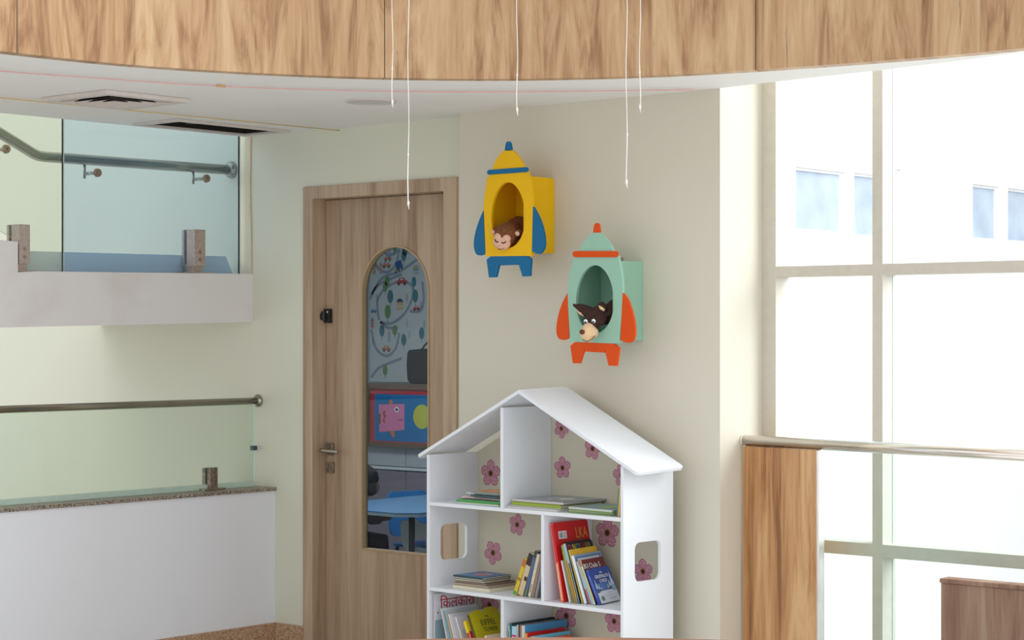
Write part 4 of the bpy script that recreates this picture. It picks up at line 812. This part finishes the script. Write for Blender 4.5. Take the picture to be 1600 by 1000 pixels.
# --- bottom right cell: upright books stepped down to the right
GF = 'upright books in the lower right compartment'
def tri(c1, c2):
    def f(mb, TF, rect):
        for k in range(11): mb.face([(.012+k*.016, .188, .0005), (.020+k*.016, .188, .0005), (.016+k*.016, .196, .0005)], c1, TF)
    return f
def lt(ch, c):
    def f(mb, TF, TS): text_into(mb, ch, .020, c, TS @ Matrix.Translation((.0018, .172, .0004)), sx=.8)
    return f
u = .4175
for lb_, t, h, w_, c, sp_, sa, ti, ar in (
    ('grey-green booklet, leftmost in the lower right compartment', .004, .205, .16, C_(130, 140, 130), C_(150, 158, 148), (), None, None),
    ('mint and brown spined book, second in the lower right compartment', .007, .226, .17, C_(140, 150, 136), C_(176, 190, 176), ((.2, .7, .6, .9, C_(110, 90, 80)), (.2, .8, .2, .5, C_(90, 120, 110))), None, None),
    ('tall dark teal book rising highest at the back of the lower right compartment', .010, .234, .24, C_(24, 60, 70), C_(30, 96, 110), ((.0, .4, .0, .9, C_(110, 170, 160)),), None, None),
    ('pale blue book with a magenta block reading TO on its spine', .024, .224, .18, C_(150, 180, 206), C_(170, 206, 226), ((.02, .95, .66, .86, C_(200, 24, 110)),), lt('TO', WHT), None),
    ('grey-white spined book beside the magenta block', .008, .232, .20, C_(110, 100, 104), C_(190, 186, 186), ((.3, .6, .1, .9, C_(150, 140, 150)),), None, None),
    ('black spined book in the lower right compartment', .006, .232, .22, C_(26, 24, 28), C_(44, 32, 28), (), None, None),
    ('tan and brown spined book in the lower right compartment', .009, .232, .20, C_(160, 110, 76), C_(186, 150, 116), ((.4, .7, 0, 1, C_(90, 60, 44)),), None, None),
    ('sky blue book with a shiny cover behind the red zigzag book', .012, .232, .235, C_(66, 140, 190), C_(206, 214, 216), (), None, None),
    ('red book with a row of yellow triangles along its top', .012, .205, .215, C_(206, 22, 22), C_(236, 150, 60), ((0, 1, .0, .8, C_(206, 140, 50)),), None, tri(C_(240, 196, 110), None)),
    ('mint and magenta book with a letter A on its spine', .020, .190, .10, C_(170, 60, 130), C_(140, 210, 206), ((.5, 1, .5, .9, C_(176, 50, 120)),), lt(' A', WHT), None),
    ('light sky blue book in front of the red zigzag one', .013, .196, .20, C_(100, 190, 226), C_(170, 214, 236), (), None, None),
    ('orange book nearly lowest of the stepped row', .014, .184, .19, C_(236, 90, 30), C_(240, 110, 40), (), None, None),
    ('cream book with a brown outline at the right end of the stepped row', .020, .168, .20, C_(214, 176, 140), C_(222, 200, 170), (), None, None)):
    book(lb_, GF, up(u, .016, ZS[2], 0), t, w_, h, c, sp_, PGB if c == C_(26, 24, 28) else PG, sart=sa, title=ti, art=ar); u += t+.0012

# ------------------------------------------------------------------ CLASSROOM BEHIND THE DOOR
M_cw = mat('classroom_wall_paint', (176, 196, 200), 0.8, var=0.02, scale=3)
mb = MB(); mb.plate([(-3.12, .121), (-3.12, 3.42), (.03, 3.42), (.92, 1.9), (.92, .121), (.82, .121), (.82, 1.86), (-.03, 3.30), (-3.0, 3.30), (-3.0, .121)], [], lambda x, y: Vector((x, y, 0)), (0, 0, 2.7), M_cw)
struct(mb.build('wall_classroom'))
mb = MB(); mb.plate([(-3.12, .121), (-3.12, 3.42), (.03, 3.42), (.92, 1.9), (.92, .121)], [], lambda x, y: Vector((x, y, 2.701)), (0, 0, .08), M_ceil); struct(mb.build('ceiling_classroom'))
mb = MB(); mb.plate([(-3.12, .401), (-3.12, 3.42), (.03, 3.42), (.92, 1.9), (.92, .401)], [], lambda x, y: Vector((x, y, -.12)), (0, 0, .12), mat('dark_vinyl_floor', (84, 86, 92), 0.5)); struct(mb.build('floor_classroom'))
# wallpaper: printed roads, houses, trees and cars
YP = 3.292
WP = mat('wallpaper_ground', (206, 210, 208), 0.8, var=0.01); ROAD = mat('wallpaper_road', (150, 158, 172), 0.8, var=0.02)
def W(r, g, b_): return mat('ink_%d_%d_%d' % (r, g, b_), (r, g, b_), 0.8, var=0.02)
mb = MB(); mb.box(-2.999, -0.06, YP, 3.2995, 1.18, 2.69, WP)
def wp(px, py): h = hit(px, py, 1, YP); return h.x, h.z
def poly(pts, m, k, T0): mb.face([(x+T0[0], YP-k*0.0004, z+T0[1]) for x, z in pts], m)
def road(pxs, T0, wdt=.020):
    p = [Vector((*wp(*q), 0)) for q in pxs]; p = smooth_path(p, 6)
    L_, R_ = [], []
    for i in range(len(p)):
        d = (p[min(i+1, len(p)-1)]-p[max(i-1, 0)]); d.normalize(); n_ = Vector((-d.y, d.x, 0))*wdt/2; L_.append(p[i]+n_); R_.append(p[i]-n_)
    for i in range(len(p)-1): poly([(L_[i].x, L_[i].y), (L_[i+1].x, L_[i+1].y), (R_[i+1].x, R_[i+1].y), (R_[i].x, R_[i].y)], ROAD, 1, T0)
S_ = .0042   # metres per photo pixel on that wall
def tree(px, py, c, T0, s=1.0):
    s *= 1.35
    x, z = wp(px, py); poly([(x-.002, z-.03*s), (x+.002, z-.03*s), (x+.002, z), (x-.002, z)], W(70, 80, 90), 2, T0)
    poly([(x+.016*s*math.cos(a), z+.012*s+.026*s*math.sin(a)) for a in [2*math.pi*k/14 for k in range(14)]], c, 3, T0)
def fir(px, py, T0, c):
    x, z = wp(px, py); poly([(x-.0015, z-.03), (x+.0015, z-.03), (x+.0015, z+.03), (x-.0015, z+.03)], c, 2, T0)
    for k in range(4):
        zz = z-.015+k*.011
        poly([(x, zz), (x-.014+k*.002, zz+.010), (x-.014+k*.002, zz+.012), (x, zz+.003), (x+.014-k*.002, zz+.012), (x+.014-k*.002, zz+.010)], c, 3, T0)
def house(px, py, c, rc, T0, w_=.05, h_=.04, n=3):
    x, z = wp(px, py); poly([(x-w_/2, z-h_/2), (x+w_/2, z-h_/2), (x+w_/2, z+h_/2), (x-w_/2, z+h_/2)], c, 2, T0)
    poly([(x-w_/2-.004, z+h_/2), (x+w_/2+.004, z+h_/2), (x+w_/4, z+h_/2+.022), (x-w_/4, z+h_/2+.022)], rc, 3, T0)
    for k in range(n):
        xx = x-w_/2+w_*(k+.5)/n; poly([(xx-.005, z-.012), (xx+.005, z-.012), (xx+.005, z+.004), (xx-.005, z+.004)], WP, 3, T0)
def tower(px, py, c, T0, rc=None):
    x, z = wp(px, py); poly([(x-.011, z-.03), (x+.011, z-.03), (x+.011, z+.025), (x, z+.045), (x-.011, z+.025)], c, 2, T0)
    for a in (-.004, .004):
        for b_ in (-.02, -.004, .012): poly([(x+a-.0025, z+b_-.004), (x+a+.0025, z+b_-.004), (x+a+.0025, z+b_+.004), (x+a-.0025, z+b_+.004)], WP, 3, T0)
    if rc: poly([(x-.013, z+.025), (x+.013, z+.025), (x, z+.050)], rc, 3, T0)
def car(px, py, c, T0, s=1.0):
    s *= 1.2
    x, z = wp(px, py); poly([(x-.036*s, z-.010*s), (x+.036*s, z-.010*s), (x+.038*s, z+.004*s), (x+.022*s, z+.007*s), (x+.014*s, z+.020*s), (x-.016*s, z+.020*s), (x-.024*s, z+.007*s), (x-.036*s, z+.004*s)], c, 2, T0)
    poly([(x-.012*s, z+.007*s), (x+.010*s, z+.007*s), (x+.008*s, z+.016*s), (x-.010*s, z+.016*s)], WP, 3, T0)
    for a in (-.020, .020): poly([(x+a*s+.008*s*math.cos(q*.785), z-.012*s+.008*s*math.sin(q*.785)) for q in range(8)], W(50, 54, 66), 4, T0)
def truck(px, py, T0):
    x, z = wp(px, py); c_, s_ = math.cos(.4), math.sin(.4); rt = lambda pts: [(x+a*c_-b_*s_, z+a*s_+b_*c_) for a, b_ in pts]
    poly(rt([(-.026, -.024), (.034, -.024), (.034, .030), (-.026, .030)]), W(52, 88, 150), 3, T0); poly(rt([(-.052, -.026), (-.028, -.026), (-.028, .000), (-.046, .000)]), W(206, 176, 96), 3, T0)
    for a in (-.040, -.008, .022): poly([(p_[0]+.0075*math.cos(q*.785), p_[1]+.0075*math.sin(q*.785)) for p_ in rt([(a, -.030)]) for q in range(8)], W(50, 54, 66), 4, T0)
TE, GN, OR, RD_, BR = W(72, 128, 138), W(112, 150, 96), W(206, 128, 96), W(190, 72, 76), W(120, 110, 70)
for dx in (0, .53, 1.06, 1.59, 2.12):
  for dz in (0, .545):
    T0 = (dx, dz)
    road([(578, 468), (590, 443), (604, 431), (625, 424), (652, 405), (668, 392)], T0); road([(592, 500), (590, 470), (603, 450), (625, 440), (643, 446), (644, 466), (632, 490), (612, 505), (594, 503)], T0)
    road([(640, 486), (656, 486), (662, 470), (660, 440)], T0); road([(594, 503), (606, 512), (622, 512)], T0); road([(580, 515), (588, 545), (604, 556), (618, 545), (624, 520)], T0)
    road([(580, 590), (592, 575), (612, 566), (628, 560)], T0); road([(600, 395), (612, 398), (622, 390)], T0)
    truck(623, 415, T0); car(606, 404, OR, T0, .8); car(628, 440, RD_, T0, 1.1); car(584, 486, W(70, 140, 190), T0, .6); car(651, 482, RD_, T0, .7); car(604, 545, OR, T0, .9)
    tower(585, 421, W(196, 110, 92), T0); tower(595, 420, W(206, 130, 110), T0); house(650, 424, W(140, 170, 178), W(190, 170, 130), T0, .05, .036); house(625, 478, W(214, 176, 120), W(62, 80, 120), T0, .056, .05)
    tower(608, 527, W(140, 170, 196), T0, W(216, 160, 130)); tower(582, 506, W(196, 100, 80), T0)
    for q in ((633, 395, TE, 1.2), (605, 443, GN, 1), (647, 444, TE, .95), (610, 468, TE, 1.25), (649, 467, TE, 1.2), (606, 492, GN, 1.3), (597, 521, TE, 1.1), (617, 520, GN, 1), (631, 535, TE, 1.1), (659, 525, TE, 1.1), (602, 440+142, GN, 1)): tree(q[0], q[1], q[2], T0, q[3])
    for q in ((589, 467), (636, 466), (583, 534), (658, 478)): fir(*q, T0, W(70, 90, 110))
    for q in ((636, 506), (663, 507), (640, 524)): fir(*q, T0, GN)
wpo = mb.build('wall_wallpaper', recalc=False); struct(wpo, 'wallpaper printed with roads, cars, houses and trees')
# cabinet with the notice board
cb = empty('classroom_cabinet', (-1.9, 3.1, 0)); tag(cb, 'pale cabinet seen through the door glass, under the wallpapered wall', 'cabinet')
M_cab = mat('lavender_grey_laminate', (150, 138, 148), 0.5, var=0.02); M_cab2 = mat('pale_grey_laminate', (186, 188, 192), 0.5, var=0.02)
mb = MB(); mb.box(-2.70, -1.1, 2.92, 3.29, 0, 1.165, M_cab); local(cb, mb.build('carcass', cb))
mb = MB(); mb.box(-2.72, -1.08, 2.90, 3.29, 1.166, 1.182, mat('grey_brown_top', (120, 104, 92), 0.5)); local(cb, mb.build('cabinet_top', cb))
mb = MB(); mb.box(-2.705, -1.1, 2.898, 2.919, .648, .664, mat('white_ledge', (226, 230, 232), 0.5)); local(cb, mb.build('ledge', cb))
for xa in (-2.69, -2.30, -1.91, -1.52):
    mb = MB(); mb.box(xa, xa+.384, 2.905, 2.919, .67, 1.16, M_cab2); local(cb, mb.build('door', cb, bevel=.001)); mb = MB(); mb.box(xa, xa+.384, 2.905, 2.919, .05, .64, M_cab); local(cb, mb.build('door', cb, bevel=.001))
pb = empty('notice_board', (-2.0, 2.89, .79)); tag(pb, 'framed blue picture board with a pink square fish, seen through the door glass', 'picture')
def hb(px, py, k=0): h = hit(px, py, 1, 2.88-k*.0006); return h.x, h.z
mb = MB(); mb.plate([(-2.61, .790), (-1.5, .790), (-1.5, 1.176), (-2.61, 1.176)], [[(-2.585, .818), (-1.525, .818), (-1.525, 1.150), (-2.585, 1.150)]], lambda x, z: Vector((x, 2.874, z)), (0, .028, 0), mat('board_frame_wood', (120, 92, 74), 0.5)); local(pb, mb.build('board_frame', pb))
mb = MB(); mb.box(-2.585, -1.525, 2.888, 2.900, .818, 1.150, W(200, 64, 72)); mb.box(-2.548, -1.56, 2.8865, 2.889, .826, 1.118, W(24, 120, 178)); local(pb, mb.build('blue_backing', pb))
def bpoly(pts, m, k): mb.face([(hb(*p, k)[0], 2.8862-k*.0006, hb(*p, k)[1]) for p in pts], m)
mb = MB(); PK = W(232, 132, 172); bpoly([(592, 632), (632, 631), (632, 672), (593, 675)], PK, 1)
bpoly([(608, 632), (609, 626), (612, 624), (614, 628), (614, 632)], W(226, 128, 76), 1); bpoly([(610, 673), (616, 673), (617, 682), (614, 683), (611, 679)], W(226, 128, 76), 1)
bpoly([(598, 644), (603, 641), (602, 647), (604, 650), (601, 655), (603, 661), (598, 659), (600, 652)], W(186, 84, 90), 2); bpoly([(592, 646), (595, 646), (595, 662), (592, 663)], W(150, 84, 50), 2)
for rx, m, k in ((3.9, W(240, 240, 244), 2), (2.0, W(30, 30, 60), 3)): bpoly([(620+rx*.9*math.cos(q*.524), 640+rx*1.15*math.sin(q*.524)) for q in range(12)], m, k)
bpoly([(622, 655), (626, 656), (630, 655), (630, 656), (626, 657.2), (622, 656)], W(110, 50, 90), 2); local(pb, mb.build('paper_fish', pb, recalc=False))
mb = MB(); mb.face([(-2.14+.075*math.cos(q*.2618), 2.8855, .985+.075*math.sin(q*.2618)) for q in range(24)], W(206, 206, 84)); local(pb, mb.build('paper_disc', pb, recalc=False)); pb.location.y -= .008
# black bag on the cabinet
bgx = empty('black_bag', (-2.13, 3.08, 1.182)); tag(bgx, 'black fabric tote bag standing on the classroom cabinet', 'bag')
mb = MB(); bm = mb.bm; i = mb.mi(mat('black_fabric', (36, 42, 46), 0.85, var=0.1)); lay = []
for z, s in ((0.002, .94), (.03, 1), (.12, 1.02), (.19, 1.0), (.215, .96)):
    lay.append([bm.verts.new((s*a*.235, s*b_*.10, z+(.008*math.cos(a*2.2) if z > .2 else 0))) for a, b_ in ((-1, -1), (-.5, -1.1), (0, -1.14), (.5, -1.1), (1, -1), (1.03, 0), (1, 1), (0, 1.1), (-1, 1), (-1.03, 0))])
for a, b_ in zip(lay, lay[1:]):
    for j in range(10): bm.faces.new((a[j], a[(j+1) % 10], b_[(j+1) % 10], b_[j]))
bm.faces.new(lay[0]); bm.faces.new(list(reversed(lay[-1]))); mb.build('bag_body', bgx, bevel=.006)
for s in (-1, 1):
    mb = MB(); mb.tube(smooth_path([(-.12, s*.10, .20), (-.10, s*.05, .26), (0, s*.03, .275), (.10, s*.05, .26), (.12, s*.10, .20)], 5), .006, M_black, 8); mb.build('handle', bgx)
# table and chairs
tb = empty('classroom_table', (-1.36, 2.1, 0)); tag(tb, 'low blue-topped classroom table seen through the door glass', 'table')
mb = MB(); mb.plate([(a-(-1.36), b_-2.1) for a, b_ in ((-1.75, 1.55), (-1.06, 1.52), (-.96, 1.60), (-.96, 2.6), (-1.75, 2.6))], [], lambda x, y: Vector((x, y, .55)), (0, 0, -.008), mat('blue_table_top', (104, 150, 186), 0.35)); mb.build('table_top', tb)
mb = MB(); mb.plate([(a-(-1.36), b_-2.1) for a, b_ in ((-1.75, 1.55), (-1.06, 1.52), (-.96, 1.60), (-.96, 2.6), (-1.75, 2.6))], [], lambda x, y: Vector((x, y, .5415)), (0, 0, -.014), mat('table_edge', (176, 196, 206), 0.4)); mb.build('table_edge', tb)
for sx_, sy_ in ((-.33, -.48), (.33, -.48), (-.33, .44), (.33, .44)):
    mb = MB(); mb.tube([(sx_, sy_, .002), (sx_, sy_, .527)], .017, M_black, 10); mb.build('leg', tb)
def tchair(x, y, rz, c, label, sz=.28, bh=.30):
    r = empty('toddler_chair', (x, y, 0), rz); tag(r, label, 'chair', None); m = mat('chair_plastic_%d' % c[0], c, 0.4)
    mb = MB(); mb.plate(rrect(-.15, .15, -.14, .14, .04), [], lambda a, b_: Vector((a, b_, sz)), (0, 0, .014), m); mb.build('seat', r, bevel=.004)
    mb = MB(); T2 = Matrix.Translation((0, .135, sz+.02)) @ Matrix.Rotation(R(-8), 4, 'X'); mb.plate(rrect(-.15, .15, .03, bh, .05), [rrect(-.07, .07, .06, .12, .02)], lambda a, b_: T2 @ Vector((a, 0, b_)), (0, .013, 0), m); mb.build('backrest', r, bevel=.004)
    for a in (-1, 1):
        for b_ in (-1, 1): mb = MB(); mb.tube([(a*.145, b_*.14, .004), (a*.12, b_*.11, sz)], .011, M_steel if c[0] > 200 else m, 8); mb.build('leg', r)
    return r
tchair(-1.70, 2.44, R(80), (30, 130, 200), 'bright blue plastic child chair behind the blue table', .26, .29)
tchair(-1.12, 1.95, R(170), (214, 216, 220), 'white plastic child chair tucked under the blue table', .26, .20)
# child bending over the table (indistinct dark figure in the photo)
chd = empty('person', (-1.89, 1.93, 0)); tag(chd, 'small dark-haired child in grey clothes bending forward beside the blue table', 'person')
SK = mat('child_skin', (150, 104, 82), 0.6); HR = mat('black_hair', (24, 22, 22), 0.7, var=0.3, scale=150, bump=0.8); CL = mat('grey_clothes', (92, 92, 100), 0.9)
V = Vector
body = [((0.02, 0, .30), (.075, .10, .085)), ((.045, 0, .38), (.062, .085, .08)), ((.075, 0, .45), (.055, .085, .06)),
        ([V((.09, 0, .47)), V((.12, 0, .52))], [.034, .032]), ((.145, 0, .565), (.070, .062, .072)), ((.185, 0, .545), (.035, .045, .045)), ((.215, 0, .548), (.010, .011, .012)), ((.165, .060, .555), (.012, .008, .018)), ((.165, -.060, .555), (.012, .008, .018)),
        ([V((.02, .05, .28)), V((.20, .06, .27)), V((.22, .06, .06))], [.056, .042, .028]), ([V((.02, -.05, .28)), V((.20, -.06, .27)), V((.22, -.06, .06))], [.056, .042, .028]),
        ((.245, .06, .035), (.055, .026, .026)), ((.245, -.06, .035), (.055, .026, .026))]
for s in (-1, 1):
    body.append(([V((.07, s*.085, .455)), V((.13, s*.115, .39)), V((.24, s*.09, .40))], [.034, .026, .019])); body.append(((.262, s*.088, .402), (.022, .018, .010)))
    for k in range(4): body.append(([V((.275, s*.088+(k-1.5)*.0095, .403)), V((.300+.004*(k in (1, 2)), s*.088+(k-1.5)*.011, .400)), V((.312+.005*(k in (1, 2)), s*.088+(k-1.5)*.011, .392))], [.0062, .0056, .0045]))
    body.append(([V((.258, s*.072, .402)), V((.275, s*.062, .402)), V((.287, s*.060, .400))], [.007, .006, .005]))
blob('body', body, SK, chd, .006)
blob('hair', [((.135, 0, .590), (.080, .071, .068)), ((.105, 0, .555), (.058, .068, .07)), ((.085, .0, .50), (.035, .062, .045)), ((.15, .056, .545), (.03, .018, .045)), ((.15, -.056, .545), (.03, .018, .045))], HR, chd, .006, .004)
blob('shirt', [((0.02, 0, .32), (.083, .108, .095)), ((.045, 0, .39), (.070, .093, .085)), ((.072, 0, .445), (.060, .092, .055)), ([V((.07, .085, .450)), V((.13, .115, .392)), V((.17, .108, .392))], [.041, .034, .030]), ([V((.07, -.085, .450)), V((.13, -.115, .392)), V((.17, -.108, .392))], [.041, .034, .030])], CL, chd, .007)
blob('trousers', [((0.02, 0, .285), (.085, .108, .07)), ([V((.02, .05, .28)), V((.20, .06, .27)), V((.22, .06, .08))], [.062, .050, .038]), ([V((.02, -.05, .28)), V((.20, -.06, .27)), V((.22, -.06, .08))], [.062, .050, .038])], mat('dark_trousers', (40, 42, 56), 0.9), chd, .007)
for s in (-1, 1):
    mb = MB(); mb.ball((.2065, s*.022, .568), .0055, M_eye, u=10, v=8); mb.ball((.2105, s*.022, .567), .003, M_blk, u=8, v=6); mb.build('eye', chd)
mb = MB(); mb.tube([(.2135, -.014, .527), (.2175, 0, .525), (.2135, .014, .527)], .0022, mat('lips', (150, 80, 76), 0.6), 6); mb.build('mouth', chd)
chd.rotation_euler = (0, 0, R(72)); chd.scale = (1.13,)*3; 
st = empty('toddler_stool', (-1.885, 1.95, 0)); tag(st, 'low dark stool under the child in grey', 'stool')
mb = MB(); mb.tube([(0, 0, .19), (0, 0, .215)], .12, M_black, 24); mb.build('seat', st)
for a in range(4): mb = MB(); mb.tube([(.09*math.cos(a*1.571+.785), .09*math.sin(a*1.571+.785), .003), (.075*math.cos(a*1.571+.785), .075*math.sin(a*1.571+.785), .19)], .011, M_black, 8); mb.build('leg', st)

# ------------------------------------------------------------------ OUTSIDE
bl = empty('neighbouring_building', (-6, 14, 0)); tag(bl, 'white sunlit building outside the tall window, with bluish windows', 'building')
M_fac = paint('white_render', (246, 244, 240)); M_pane = mat('bluish_window', (178, 190, 206), 0.35, var=0.12, scale=2.5); M_ff = mat('facade_window_frame', (240, 240, 242), 0.5)
wins = [(13.10, 14.18, 2.65, 3.37), (14.36, 15.02, 2.63, 3.38), (15.25, 15.48, 2.59, 3.48), (17.26, 18.03, 2.70, 3.41), (18.23, 19.1, 2.70, 3.41), (21.0, 22.2, 2.7, 3.41)]
mb = MB(); mb.plate([(5, -3), (30, -3), (30, 12), (5, 12)], [[(a, c), (b_, c), (b_, d), (a, d)] for a, b_, c, d in wins], lambda y, z: Vector((-6, y, z)), (-.25, 0, 0), M_fac); local(bl, mb.build('facade', bl))
for a, b_, c, d in wins:
    mb = MB(); lp = lambda e: [(a+e, c+e), (b_-e, c+e), (b_-e, d-e), (a+e, d-e)]
    mb.plate(lp(.001), [lp(.03)], lambda y, z: Vector((-6.06, y, z)), (-.05, 0, 0), M_ff); f = local(bl, mb.build('window', bl))
    mb = MB(); mb.box(-6.10, -6.09, a+.03, b_-.03, c+.03, d-.03, M_pane); local(bl, mb.build('pane', f))
mb = MB(); mb.box(-30, 30, 3.6, 60, -3.2, -3.0, mat('pale_paving', (214, 210, 202), 0.9)); struct(mb.build('ground_outside'))
